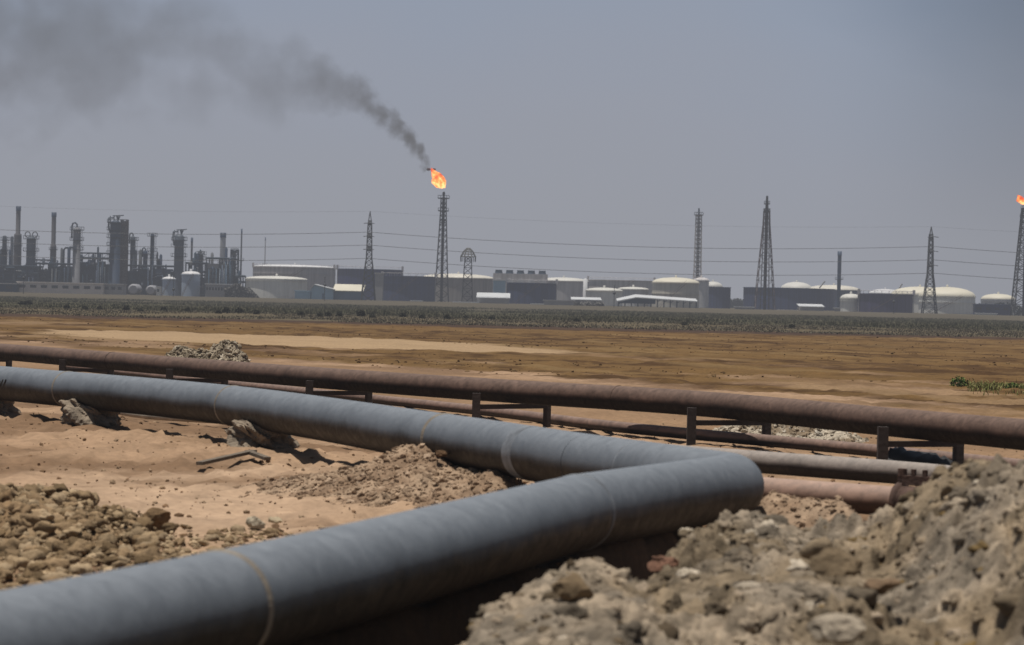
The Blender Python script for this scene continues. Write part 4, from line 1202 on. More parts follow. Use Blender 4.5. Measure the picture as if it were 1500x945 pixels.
# arched panel building
def arcade(px0, px1, yt, Y, label):
    X0, X1 = gx(px0, Y, 8), gx(px1, Y, 8); z1 = hz((px0 + px1) / 2, yt, Y); z0 = GZ - .5
    t = thing('cooling_tower', label, 'cooling tower', ((X0 + X1) / 2, Y, z0))
    mb = MB(); mb.box(X0, X1, Y, Y + 12, z0, z1); mb.build('casing', m_greyt, t)
    for k in range(5):
        xa = X0 + (X1 - X0) * k / 5 + .4; xb = X0 + (X1 - X0) * (k + 1) / 5 - .4; zm = z1 - 5.2
        poly = [(xa, z0 + 2), (xb, z0 + 2)] + [((xa + xb) / 2 + (xb - xa) / 2 * math.cos(a), zm + 3.2 * math.sin(a)) for a in np.linspace(0, PI, 9)]
        mb = MB(); mb.prism(poly, Y - .25, Y - .003); mb.build('arched_panel', m_lgrey, t)
        mb = MB(); xc = (xa + xb) / 2; mb.lathe(xc, Y + 5, [(1.6, z1 + .003), (1.3, z1 + 1.1), (1.5, z1 + 1.4)], 16); mb.build('fan_stack', m_rackfill, t)
arcade(722, 802, 401, 1020, 'grey block with a row of pale arched panels above the dark slate tank')
tank(742, 815, 414.5, None, 965, 'dark slate tank in front of the arched grey block', m_slate, m_slate, (.97,), True, gauge=True)
sb = shed('stair_building', 722, 740, 411, None, 960, 6, 'pale blue framed stair block left of the dark slate tank', m_bluew, m_lgrey, 'flat', 0)
shed('workshop', 699, 746, 437, None, 900, 14, 'small workshop with bright white sloping roof right of the hooded mast', m_wallg, m_roofw, 'mono', 0, yridge=430)
tank(789, 862, 412, 407, 1150, 'grey tank with white cone roof right of the arched grey block', m_greyt, m_whiter, (), False)
tank(860, 958, 410.5, None, 1160, 'hazy mid-grey tank left of the cream domed tank', m_greyt, m_lgrey, (), True, gauge=True)
X_ = gx(857, 1010, 5); mb = MB(); mb.lathe(X_, 1010, [(.85, GZ - .5), (.85, hz(857, 409, 1010)), (.05, hz(857, 408, 1010))], 14)
o = mb.build('standpipe', m_lgrey); tag(o, 'pale upright standpipe left of the hazy mid-grey tank', 'standpipe')
tank(858, 912, 426, 422, 975, 'low whitish tank behind the pole left of the open shed', m_white, m_whiter, (), False)
tank(905, 950, 424, 421, 1000, 'low pale grey tank behind the gable of the open shed', m_lgrey, m_whiter, (), False)
shed('workshop', 797, 842, 441, None, 900, 10, 'low grey workshop with flat roof right of the dark slate tank', m_wallg, m_wallg, 'flat', 0)
shed('workshop', 838, 880, 440, None, 905, 12, 'low workshop with white sheet roof left of the pole', m_wallg, m_roofw, 'mono', 0, yridge=436.5)
tank(955, 1024, 414.5, 407, 990, 'cream domed tank left of the grey lattice mast', m_cream, m_creamroof, (.6,), True)
# open shed
X0, X1 = gx(906, 892, 3), gx(1020, 892, 3); Ys = 892
t = thing('open_shed', 'long open-sided shed with low gable roof on dark posts below the cream domed tank', 'shed', ((X0 + X1) / 2, Ys, GZ))
zl = hz(906, 442, Ys); zr_ = hz(1018, 442.5, Ys); xg = gx(932, Ys, 3); zg = hz(932, 436.5, Ys)
mb = MB(); vs = [(X0 - .5, Ys - .5, zl), (xg, Ys - .5, zg), (X1 + .4, Ys - .5, zr_), (X1 + .4, Ys + 9, zr_ + .9), (xg, Ys + 9, zg + 1.0), (X0 - .5, Ys + 9, zl + .8)]
vs += [(a, b, c + .3) for a, b, c in vs]
mb.add(vs, [(0, 5, 4, 1), (1, 4, 3, 2), (6, 7, 10, 11), (7, 8, 9, 10), (0, 1, 7, 6), (1, 2, 8, 7), (2, 3, 9, 8), (3, 4, 10, 9), (4, 5, 11, 10), (5, 0, 6, 11)]); mb.build('roof', m_roofw, t)
mb = MB(); mb.add([(X0, Ys - .3, zl - .05), (xg, Ys - .3, zg - .05), (gx(960, Ys, 3), Ys - .3, (zg + zr_) / 2 + .25), (gx(960, Ys, 3), Ys - .3, zl - .5), (X0, Ys - .3, zl - .5)], [(0, 4, 3, 2, 1)]); mb.build('gable_board', m_rackfill, t)
for k in range(13):
    x = X0 + (X1 - X0) * k / 12; zt = float(np.interp(x, [X0, xg, X1], [zl, zg, zr_])) - .05
    mb = MB(); mb.bar((x, Ys, GZ - .5), (x, Ys, zt), .38)
    if k < 12: mb.bar((x, Ys, zt - .9), (x + .9, Ys, zt - .15), .2)
    mb.build('post', m_rack, t)
# grey block under the mast, blue tank right of it
tank(1016, 1038, 411, 407, 1040, 'slim tall grey silo directly behind the grey lattice mast', m_lgrey, m_greyt, (), False)
tank(1036, 1070, 420.5, None, 1060, 'small slate blue tank right of the grey lattice mast', m_slate, m_slate, (), False)
tank(1030, 1058, 420, 413, 1190, 'white cone-roofed tank peeping over the small slate blue tank', m_lgrey, m_whiter, (), False)
# right hand tanks
tank(1089, 1222, 422, None, 1040, 'very wide dark slate tank around the reddish lattice mast', m_slate, m_slate, (), False)
tank(1182, 1260, 425, 418, 1215, 'grey tank with pale roof behind the chimney on the right', m_slate, m_cream, (), False)
tank(1143, 1190, 424, 413.5, 1220, 'white cone-roofed tank peeping over the very wide slate tank, near the reddish mast', m_lgrey, m_whiter, (), False)
chimney(1226.4, 1232, 369, None, 1030, 'lone slim dark chimney between the two groups of tanks on the right', m_colB)
tank(1231, 1262, 437, 431, 945, 'small white tank with cone roof beside the purple tank', m_white, m_whiter, (.85,), False)
tank(1256.5, 1337, 430.5, None, 930, 'purple-grey flat-topped tank left of the right pylon', m_purple, m_purple, (.97,), True, gauge=True)
tank(1306, 1388, 431.5, 420.5, 1060, 'cream domed tank half hidden behind the right pylon', m_white, m_creamroof, (.97,), False)
tank(1346, 1428, 434, 421, 985, 'big white tank with cream dome right of the right pylon', m_white, m_creamroof, (.7,), True)
tank(1437, 1487, 438.5, 431, 1090, 'distant cream domed tank between the big white tank and the right flare', m_lgrey, m_creamroof, (.9,), False)
tank(1273, 1320, 430, 424, 1250, 'distant grey floating-roof tank peeping over the purple tank', m_greyt, m_lgrey, (), False)
X_ = gx(1313, 1240, 8); mb = MB(); mb.bar((X_, 1240, hz(1313, 429, 1240)), (gx(1321, 1240, 8), 1240, hz(1321, 416, 1240)), .7)
o = mb.build('rolling_ladder', m_greyt); tag(o, 'slanted ladder sticking up from the distant floating-roof tank', 'ladder')
X_ = gx(1200, 1180, 8); mb = MB(); mb.bar((X_, 1180, hz(1200, 422, 1180)), (gx(1208, 1180, 8), 1180, hz(1208, 412, 1180)), .6)
o = mb.build('rolling_ladder', m_greyt); tag(o, 'slanted ladder sticking up above the very wide slate tank', 'ladder')
shed('workshop', 1172, 1207, 450, None, 900, 9, 'long white-roofed hut in front of the very wide slate tank', m_wallg, m_roofw, 'mono', 0, yridge=446.5)
shed('storage_hut', 1142, 1171, 455.5, None, 898, 5, 'very low pale hut left of the white-roofed hut', m_wallg, m_wall, 'flat', 0)
shed('storage_hut', 1078, 1104, 450.5, None, 900, 5, 'low hut with bright white roof at the left foot of the very wide slate tank', m_wallg, m_roofw, 'flat', 0)
shed('storage_hut', 1224, 1231, 452, None, 896, 4, 'tiny bright hut touching the small white cone-roofed tank', m_wallg, m_roofw, 'flat', 0)
shed('storage_hut', 1433, 1460, 460, None, 900, 5, 'low bright white hut below the distant cream domed tank', m_white, m_roofw, 'flat', 0)
shed('storage_hut', 602, 618, 441.5, None, 897, 5, 'low white hut at the left foot of the burning flare stack', m_white, m_roofw, 'flat', 0)
shed('storage_hut', 664, 701, 443.5, None, 895, 5, 'very low white hut at the foot of the hooded mast', m_white, m_roofw, 'flat', 0)
shed('storage_hut', 778, 796, 446, None, 893, 4, 'low white hut below the dark slate tank', m_white, m_roofw, 'flat', 0)
shed('pipe_bridge', 1428, 1480, 447, None, 960, 4, 'low dark pipe bridge in front of the distant cream domed tank', m_slate, m_slate, 'flat', 4)

# --- pylons, flares, masts
def pylon(px, yt, Y, ys, label):
    t, X, hw = lattice('pylon', label, 'pylon', px, Y, [(ys[0] + 1, 2.6), (ys[-1] + 14, 4.0), (ys[-1] + 22, 5.2), (None, 10.5)], m_pylon, .34, .15, 'power line pylons', nx=.62)
    zt = hz(px, yt, Y); z0 = hz(px, ys[0] + 1, Y); w = hw(z0); mb = MB()
    for sx in (-1, 1):
        for sy in (-1, 1): mb.bar((X + sx * w, Y + sy * w, z0), (X, Y, zt), .26)
    mb.build('peak', m_pylon, t)
    out = []
    for y in ys:
        z = hz(px, y, Y); w = hw(min(z, z0)); L_ = 4.6; mb = MB()
        for sy in (-1, 1):
            for sx in (-1, 1):
                mb.bar((X + sx * w, Y + sy * w, z - .55), (X, Y + sy * L_, z), .2); mb.bar((X + sx * w, Y + sy * w, z + .9), (X, Y + sy * L_, z), .2)
        for sx in (-1, 1):
            mb.bar((X + sx * w, Y - w, z - .5), (X + sx * w, Y + w, z - .5), .3)
        for sy in (-1, 1):
            mb.bar((X - w, Y + sy * w, z - .5), (X + w, Y + sy * w, z - .5), .38); mb.bar((X - w, Y + sy * w, z + .8), (X + w, Y + sy * w, z + .8), .38)
        mb.build('crossarm', m_pylon, t)
        mb = MB()
        for sx in (-1, 1): mb.tube([(X, Y - L_, z), (X + sx * 1.9, Y - L_, z - .25)], .14, 6)
        mb.build('insulator', m_pylon, t)
        out.append((X, Y - L_, z))
    return out, (X, Y, zt)
w1, e1 = pylon(541, 309.5, 905, (327, 346, 365), 'left power pylon standing in front of the navy tank')
w2, e2 = pylon(1363, 332, 905, (347, 368, 388.5), 'right power pylon standing in front of the white domed tanks')
# conductors hang below the arms
m_wire = mat('cable', (.03, .03, .032), .6)
names = ['uppermost of the three power lines, strung between the pylons', 'middle power line of three strung between the pylons', 'lowest power line of three strung between the pylons']
for k in range(3):
    ya1, ya2 = (340, 359, 378.5)[k], (361, 380.5, 400)[k]
    a = Vector((w1[k][0], w1[k][1], hz(541, ya1, w1[k][1]))); b = Vector((w2[k][0], w2[k][1], hz(1363, ya2, w2[k][1])))
    span = b - a; pts_ = []
    for s in np.linspace(-1.0, 2.0, 121):
        q = a + span * s; f_ = s - math.floor(s); q.z -= 4 * 2.75 * f_ * (1 - f_); pts_.append(q)
    mb = MB(); mb.tube(pts_, .085, 5)
    o = mb.build('power_line', m_wire); tag(o, names[k], 'cable', 'conductors of the power line')
a = Vector(e1); b = Vector(e2); span = b - a; pts_ = []
for s in np.linspace(-1, 2, 91):
    q = a + span * s; f_ = s - math.floor(s); q.z -= 4 * 2.0 * f_ * (1 - f_); pts_.append(q)
mb = MB(); mb.tube(pts_, .022, 5); o = mb.build('power_line', m_wire); tag(o, 'faint earth wire joining the very tips of the pylons', 'cable', 'conductors of the power line')

# burning flare
YF = 1000
t, X, hw = lattice('flare_stack', 'tall lattice flare stack burning with an orange flame and dark smoke', 'flare stack', 648, YF, [(290, 3.8), (309, 4.1), (390, 7.6), (None, 10.6)], m_steel, .40, .17, nx=.7)
mb = MB(); mb.tube([(X, YF, GZ), (X, YF, hz(650, 289, YF))], .55, 10); mb.build('riser', m_steel, t)
mb = MB(); mb.lathe(X, YF, [(.3, hz(650, 290, YF)), (.45, hz(650, 286, YF)), (.6, hz(650, 284, YF)), (.35, hz(650, 281, YF))], 12); mb.build('burner_tip', m_steel, t)
for y_, h_ in ((290.5, 2.2), (309, 2.0), (326, 1.1)): deck(t, X, YF, hz(649, y_, YF), h_, m_steel)
# grey lattice mast
YM = 1045
t, X, hw = lattice('flare_stack', 'unlit grey lattice mast with small top platform beside the cream domed tank', 'flare stack', 1022, YM, [(316, 4.0), (395, 5.0), (None, 8)], m_greyt, .34, .2, nx=.7)
mb = MB(); mb.tube([(X, YM, GZ), (X, YM, hz(1022, 330, YM)), (X, YM, hz(1022, 305, YM))], [.75, .6, .3], 10); mb.build('riser', m_colA, t)
deck(t, X, YM, hz(1022, 315, YM), 1.75, m_steel)
# reddish mast
YM = 950
t, X, hw = lattice('flare_stack', 'unlit reddish lattice mast with thick dark tip in front of the very wide slate tank', 'flare stack', 1121.5, YM, [(309, 4.2), (330, 5.0), (420, 12), (None, 14.5)], m_steelr, .26, .13, nx=.85)
mb = MB(); mb.tube([(X, YM, GZ), (X, YM, hz(1122, 310, YM)), (X, YM, hz(1122, 287, YM))], [.55, .65, .38], 10); mb.build('riser', m_steel, t)
mb = MB()
for sx in (-1, 1):
    mb.bar((X + sx * 1.6, YM, GZ), (X + sx * .9, YM, hz(1122, 306, YM)), .3)
mb.build('pilot_pipe', m_steel, t)
for y_, h_ in ((299, 1.0), (310, 1.2)): deck(t, X, YM, hz(1123, y_, YM), h_, m_steel)
# right flare
YR = 900
t, X, hw = lattice('flare_stack', 'lattice flare stack burning at the right edge of the picture', 'flare stack', 1501, YR, [(305, 5.2), (360, 9), (None, 16.5)], m_steel, .4, .22, nx=.62)
mb = MB(); mb.tube([(X, YR, GZ), (X, YR, hz(1501, 301, YR))], .5, 10); mb.build('riser', m_steel, t)
deck(t, X, YR, hz(1501, 306, YR), 1.5, m_steel); deck(t, X, YR, hz(1501, 318, YR), 1.7, m_steel)
XR = X
# hooded mast
YH = 930
t, X, hw = lattice('lattice_mast', 'short lattice mast with hooded round head and hanging rods', 'mast', 686, YH, [(376, 3.2), (384, 5.0), (None, 8.0)], m_steel, .3, .17, nx=.8)
mb = MB(); zb = hz(686, 376, YH); zt = hz(686, 363.5, YH); R0 = 11.3 * YH / F
for k in range(12):
    a = k * PI / 6; p0 = (X + R0 * math.cos(a), YH + R0 * math.sin(a), zb); p1 = (X + R0 * .62 * math.cos(a), YH + R0 * .62 * math.sin(a), zb + (zt - zb) * .62); p2 = (X + R0 * .2 * math.cos(a), YH + R0 * .2 * math.sin(a), zt)
    mb.bar(p0, p1, .24); mb.bar(p1, p2, .24); mb.bar(p0, (X, YH, zb), .14)
for rr, zz in ((1, zb), (.82, zb + (zt - zb) * .3), (.62, zb + (zt - zb) * .62), (.42, zb + (zt - zb) * .82), (.2, zt)):
    mb.tube([(X + R0 * rr * math.cos(a), YH + R0 * rr * math.sin(a), zz) for a in np.linspace(0, 2 * PI, 25)], .13, 5)
mb.build('hood', mat('hood_steel', (.10, .095, .08), .8, .5, .4), t)
for k in range(10):
    a = k * PI / 5 + .2; x, y = X + R0 * math.cos(a), YH + R0 * math.sin(a)
    mb = MB(); mb.tube([(x, y, zb), (x * .98 + X * .02, y * .98 + YH * .02, zb - 1.9)], .13, 5); mb.build('hanging_rod', m_steel, t)
# lamp poles
def pole(px, yt, yb, Y, ball, label):
    X = gx(px, Y, 3); zt = hz(px, yt, Y); zb = hz(px, ball, Y); z0 = float(ground_h(np.array([X]), np.array([Y]))[0])
    t = thing('lamp_post', label, 'lamp post', (X, Y, z0), 'poles along the refinery boundary')
    mb = MB(); mb.tube([(X, Y, z0 - .3), (X, Y, zt)], .09, 8); mb.build('post', m_steel, t)
    mb = MB(); mb.lathe(X, Y, [(.02, zb - .5), (.42, zb - .3), (.5, zb), (.42, zb + .3), (.02, zb + .5)], 12); mb.build('lamp_head', m_steel, t)
pole(34.5, 404, None, 800, 407, 'thin dark pole with a ball in front of the beige windowed building')
pole(475.5, 405, None, 800, 417.5, 'thin dark pole with a ball in front of the pale blue shed')
pole(899.5, 418, None, 800, 429.5, 'thin dark pole with a ball left of the open shed')
pole(1309, 440.5, None, 800, 442, 'thin dark pole with a ball in front of the purple tank')
pole(254, 396, None, 820, 424, 'thin dark pole between the two pale blue tanks')

# ------------------------------------------------------------------ flames
fm_, fn, fl = volume_mat('flame')
tc_ = nd(fn, 'ShaderNodeTexCoord'); nz = nd(fn, 'ShaderNodeTexNoise'); nz.inputs['Scale'].default_value = .5; nz.inputs['Detail'].default_value = 4
fl.new(tc_.outputs['Object'], nz.inputs['Vector'])
rp_ = nd(fn, 'ShaderNodeValToRGB'); e_ = rp_.color_ramp.elements
e_[0].position = .36; e_[0].color = (.85, .09, .012, 1); e_[1].position = .66; e_[1].color = (1.9, .92, .30, 1); k = e_.new(.5); k.color = (1.4, .37, .065, 1)
sg = nd(fn, 'ShaderNodeSeparateXYZ'); fl.new(tc_.outputs['Generated'], sg.inputs[0])
hg = nd(fn, 'ShaderNodeMath', operation='MULTIPLY_ADD'); hg.inputs[1].default_value = -.34; fl.new(sg.outputs['Z'], hg.inputs[0]); fl.new(nz.outputs[0], hg.inputs[2])
h2 = nd(fn, 'ShaderNodeMath', operation='ADD'); h2.inputs[1].default_value = .15; fl.new(hg.outputs[0], h2.inputs[0]); fl.new(h2.outputs[0], rp_.inputs[0])
ee = nd(fn, 'ShaderNodeEmission'); ee.inputs[1].default_value = 1.25; fl.new(rp_.outputs[0], ee.inputs[0])
lw = nd(fn, 'ShaderNodeLayerWeight'); lw.inputs[0].default_value = .35
mr_ = nd(fn, 'ShaderNodeMapRange'); mr_.inputs[1].default_value = .22; mr_.inputs[2].default_value = .92; nq = nd(fn, 'ShaderNodeTexNoise'); nq.inputs['Scale'].default_value = 1.4; nq.inputs['Detail'].default_value = 4; fl.new(tc_.outputs['Object'], nq.inputs['Vector'])
ma_ = nd(fn, 'ShaderNodeMath', operation='MULTIPLY_ADD'); ma_.inputs[1].default_value = 1.5; ma_.inputs[2].default_value = -.72; fl.new(nq.outputs[0], ma_.inputs[0])
mb_ = nd(fn, 'ShaderNodeMath', operation='ADD'); fl.new(ma_.outputs[0], mb_.inputs[0]); fl.new(lw.outputs['Facing'], mb_.inputs[1]); fl.new(mb_.outputs[0], mr_.inputs[0])
tb = nd(fn, 'ShaderNodeBsdfTransparent'); ms = nd(fn, 'ShaderNodeMixShader'); fl.new(mr_.outputs[0], ms.inputs[0]); fl.new(ee.outputs[0], ms.inputs[1]); fl.new(tb.outputs[0], ms.inputs[2])
oo = nd(fn, 'ShaderNodeOutputMaterial'); fl.new(ms.outputs[0], oo.inputs[0])
m_wisp = mat('smouldering_wisp', (.10, .012, .012), .9, 1, .3)
def flame(spine, Y, label, seed, wisps=()):
    """spine: photo px, py, half-width px from bottom to top"""
    pts_ = [Vector(P(x, y, Y)) for x, y, w in spine]; rs = [w * Y / F for x, y, w in spine]
    n = 28; K = 40; vs = []
    for i in range(K):
        s = i / (K - 1) * (len(pts_) - 1); j = min(int(s), len(pts_) - 2); f_ = s - j
        c = pts_[j].lerp(pts_[j + 1], f_); r_ = rs[j] + (rs[j + 1] - rs[j]) * (f_ * f_ * (3 - 2 * f_))
        for k in range(n):
            a = 2 * PI * k / n
            nn = 1 + .7 * (float(fbm(np.array([math.cos(a) * 1.6 + 5 + i * .10]), np.array([math.sin(a) * 1.6 + i * .16 + seed]), seed, 3)[0]) - .5)
            vs.append((c.x + r_ * nn * math.cos(a), Y + r_ * nn * math.sin(a) * .9, c.z + .25 * r_ * (nn - 1)))
    fs = [(i * n + k, i * n + (k + 1) % n, (i + 1) * n + (k + 1) % n, (i + 1) * n + k) for i in range(K - 1) for k in range(n)]
    t = thing('gas_flame', label, 'flame', tuple(pts_[0]), 'gas flames'); mb = MB(); mb.add(vs, fs, True)
    mb.add(vs[:n], [tuple(reversed(range(n)))], True); mb.add(vs[-n:], [tuple(range(n))], True)
    mb.build('flame_body', fm_, t)
    for (x, y, r_) in wisps:
        c = P(x, y, Y); v = rock_shape(3, seed + int(x), .7, 2) * r_ * Y / F + c
        mb = MB(); mb.add(v, ICO[3][1].tolist(), True); o_ = mb.build('flame_wisp', m_wisp, t); o_['label'] = 'dark red wisp of smouldering flame'
flame([(648, 276.5, .5), (645, 275, 7), (643.5, 268, 10.2), (642, 261, 9.6), (638, 254, 6.6), (634.5, 250, 3.5), (632, 246, .6)], YF, 'bright orange gas flame above the middle flare stack', 3, ((628, 248, 2.4), (636, 248, 2.1)))
flame([(1499, 300, .5), (1500, 299, 5), (1498, 295, 8), (1496, 291, 6.5), (1494, 288, 4), (1491, 285.5, .5)], YR, 'orange gas flame at the right edge of the picture', 5)

# ------------------------------------------------------------------ smoke plume
S0 = P(631, 246, YF)
smm, sn, sl = volume_mat('smoke')
smm.cycles.volume_step_rate = 0.22
tcs = nd(sn, 'ShaderNodeTexCoord'); sx = nd(sn, 'ShaderNodeSeparateXYZ'); sl.new(tcs.outputs['Object'], sx.inputs[0])
def mth(op, a, b=None, c=None, clamp=False):
    n = nd(sn, 'ShaderNodeMath', operation=op); n.use_clamp = clamp
    for i, q in enumerate((a, b, c)):
        if q is None: continue
        if isinstance(q, (int, float)): n.inputs[i].default_value = q
        else: sl.new(q, n.inputs[i])
    return n.outputs[0]
T = mth('MAXIMUM', mth('MULTIPLY', sx.outputs['X'], -1.0), 0.0)
def c_of(t): return 43.0 * (1 - math.exp(-t / 31.0)) + .01 * t
def r_of(t): return 4.0 + .195 * t
ce = mth('ADD', mth('MULTIPLY', mth('SUBTRACT', 1.0, mth('EXPONENT', mth('MULTIPLY', T, -1 / 31.0))), 43.0), mth('MULTIPLY', T, .01))
rr = mth('MULTIPLY_ADD', T, .195, 4.0)
wn = nd(sn, 'ShaderNodeTexNoise'); wn.inputs['Scale'].default_value = .045; wn.inputs['Detail'].default_value = 3; sl.new(tcs.outputs['Object'], wn.inputs['Vector'])
dz = mth('DIVIDE', mth('SUBTRACT', sx.outputs['Z'], ce), rr); dy = mth('DIVIDE', sx.outputs['Y'], rr)
dz = mth('ADD', dz, mth('MULTIPLY_ADD', wn.outputs[0], 1.5, -.75))
dd = mth('SQRT', mth('ADD', mth('MULTIPLY', dz, dz), mth('MULTIPLY', dy, dy)))
n1_ = nd(sn, 'ShaderNodeTexNoise'); n1_.inputs['Scale'].default_value = .22; n1_.inputs['Detail'].default_value = 5; n1_.inputs['Roughness'].default_value = .6; sl.new(tcs.outputs['Object'], n1_.inputs['Vector'])
n2_ = nd(sn, 'ShaderNodeTexNoise'); n2_.inputs['Scale'].default_value = .04; n2_.inputs['Detail'].default_value = 4; sl.new(tcs.outputs['Object'], n2_.inputs['Vector'])
wmix = mth('MULTIPLY', T, 1 / 55.0, clamp=True)
nmix = nd(sn, 'ShaderNodeMix'); sl.new(wmix, nmix.inputs[0]); sl.new(n1_.outputs[0], nmix.inputs[2]); sl.new(n2_.outputs[0], nmix.inputs[3])
edge = mth('MINIMUM', mth('MULTIPLY_ADD', nmix.outputs[0], 4.6, -1.35), 1.35)          # ~ -0.2 .. 1.4
den = mth('MULTIPLY', mth('SUBTRACT', edge, dd), 1.5, clamp=True)
kk = mth('ADD', mth('MULTIPLY', mth('EXPONENT', mth('MULTIPLY', T, -1 / 15.0)), .40), .0155)
dens = mth('MULTIPLY', mth('MULTIPLY', den, kk), mth('MULTIPLY', T, .3, clamp=True))
va = nd(sn, 'ShaderNodeVolumeAbsorption'); va.inputs['Color'].default_value = (0, 0, 0, 1); sl.new(dens, va.inputs['Density'])
em = nd(sn, 'ShaderNodeEmission'); em.inputs[0].default_value = (.075, .071, .068, 1); sl.new(dens, em.inputs[1])
ash = nd(sn, 'ShaderNodeAddShader'); sl.new(va.outputs[0], ash.inputs[0]); sl.new(em.outputs[0], ash.inputs[1])
so = nd(sn, 'ShaderNodeOutputMaterial'); sl.new(ash.outputs[0], so.inputs['Volume'])
mb = MB(); ts = [0, 2, 6, 12, 20, 30, 45, 65, 90, 120, 160, 205, 250, 300]
mb.tube([(S0[0] - t_, YF, S0[2] + c_of(t_)) for t_ in ts], [max(1.6, r_of(t_) * (2.3 if t_ > 10 else 1.5)) for t_ in ts], 20)
o = mb.build('smoke_plume', smm)
o.data.transform(Matrix.Translation((-S0[0], -S0[1], -S0[2]))); o.location = S0
tag(o, 'dark smoke plume drifting up and left from the burning flare stack', 'smoke')

# ------------------------------------------------------------------ vegetation
def blades(name, n, place, hgt, wid, colr, lean=.25, label=None, cat=None, kind='stuff', parent=None, m=None, var=.3):
    X, Y, z0, h = place(n)
    n = len(X)
    h = h * rng.uniform(.6, 1.15, n); w = wid * rng.uniform(.6, 1.4, n)
    a = rng.uniform(0, PI, n); dx = np.cos(a) * w / 2; dy = np.sin(a) * w / 2
    lx = rng.normal(0, lean, n) * h; ly = rng.normal(0, lean, n) * h
    b0 = np.stack([X - dx, Y - dy, z0 - .05], -1); b1 = np.stack([X + dx, Y + dy, z0 - .05], -1)
    m0 = np.stack([X + dx * .9 + lx * .4, Y + dy * .9 + ly * .4, z0 + h * .55], -1); m1 = np.stack([X - dx * .9 + lx * .4, Y - dy * .9 + ly * .4, z0 + h * .55], -1)
    t0 = np.stack([X + dx * .15 + lx, Y + dy * .15 + ly, z0 + h], -1); t1 = np.stack([X - dx * .15 + lx, Y - dy * .15 + ly, z0 + h], -1)
    V = np.stack([b0, b1, m0, m1, t0, t1], 1).reshape(-1, 3)
    i = np.arange(n)[:, None] * 6
    Fq = np.concatenate([i + np.array([[0, 1, 2, 3]]), i + np.array([[3, 2, 4, 5]])])
    cc = np.array(colr)[rng.integers(0, len(colr), n)] * rng.uniform(1 - var, 1 + var, (n, 1))
    return np_mesh(name, V, Fq, m or m_leaf, np.repeat(cc, 6, 0), parent, False)
m_leaf = mat('foliage', (1, 1, 1), .8, 2.0, .3, attr=True, spec=.2)
OLIVE = [np.array([.128, .118, .072]), np.array([.138, .122, .08]), np.array([.118, .113, .068])]
def reed_place(n):
    Y = 300 + 420 * rng.uniform(0, 1, n) ** .75; X = rng.uniform(-.27, .27, n) * Y
    d = fbm(X * .05, Y * .014, 701, 4) * (.35 + .65 * sstep(310, 420, Y)); k = rng.uniform(.25, .70, n) < d
    X, Y, d = X[k], Y[k], d[k]
    return X, Y, ground_h(X, Y), (.06 + .62 * d)
o = blades('reeds', 220000, reed_place, 1, .13, OLIVE, var=.10); tag(o, 'belt of dull olive reeds and scrub between the field and the refinery', 'reeds', kind='stuff')
def tuft_place(n):
    Y = rng.uniform(262, 395, n); X = rng.uniform(-.27, .27, n) * Y
    d = fbm(X * .08, Y * .03, 703, 4); k = rng.uniform(.38, .68, n) < d
    X, Y = X[k], Y[k]
    return X, Y, ground_h(X, Y), np.full(len(X), .16)
o = blades('dry_grass', 60000, tuft_place, 1, .10, [np.array([.135, .118, .086]), np.array([.125, .108, .078]), np.array([.145, .125, .092])], .4, var=.15); tag(o, 'thin dry grass along the far edge of the tilled field', 'grass', kind='stuff')
def shrub(px, py, w, h, label, group, seed, cols_, Yover=None, name='shrub'):
    p = G(px, py, .1); Yc = p[1]; X = float(p[0]); z0 = float(ground_h(np.array([X]), np.array([Yc]))[0])
    n = int(900 * min(3.0, max(.35, w * h)))
    q = rng.normal(size=(n, 3)); q /= np.linalg.norm(q, axis=1)[:, None]; q *= rng.uniform(.35, 1, (n, 1)) ** .6
    lump = 1 + .5 * (fbm(q[:, 0] * 2 + seed, q[:, 2] * 2 + q[:, 1], seed, 3) - .5)
    X_ = X + q[:, 0] * w / 2 * lump; Y_ = Yc + q[:, 1] * w / 2 * lump; Z_ = z0 + np.abs(q[:, 2]) * h * lump * .9
    s = rng.uniform(.05, .11, n) * max(.6, w / 1.2)
    d1 = rng.normal(size=(n, 3)); d1 /= np.linalg.norm(d1, axis=1)[:, None]; d2 = np.cross(d1, rng.normal(size=(n, 3))); d2 /= np.linalg.norm(d2, axis=1)[:, None]
    c = np.stack([X_, Y_, Z_], -1)
    V = np.stack([c - d1 * s[:, None], c + d2 * s[:, None] * .5, c + d1 * s[:, None], c - d2 * s[:, None] * .5], 1).reshape(-1, 3)
    Fq = np.arange(n * 4).reshape(-1, 4); cc = np.array(cols_)[rng.integers(0, len(cols_), n)] * rng.uniform(.6, 1.3, (n, 1))
    t = thing(name, label, 'shrub', (X, Yc, z0), group)
    np_mesh('foliage', V, Fq, m_leaf, np.repeat(cc, 4, 0), t, False)
    mb = MB()
    for k in range(4):
        a = k * 1.6 + seed; mb.tube([(X, Yc, z0 - .1), (X + .3 * w * math.cos(a), Yc + .3 * w * math.sin(a), z0 + h * .6)], [.03 * w, .01], 5)
    mb.build('stem', mat('stem_wood', (.09, .07, .05), .9, 4, .3), t)
    return t
DK = [np.array([.026, .028, .02]), np.array([.038, .038, .027]), np.array([.05, .048, .034])]
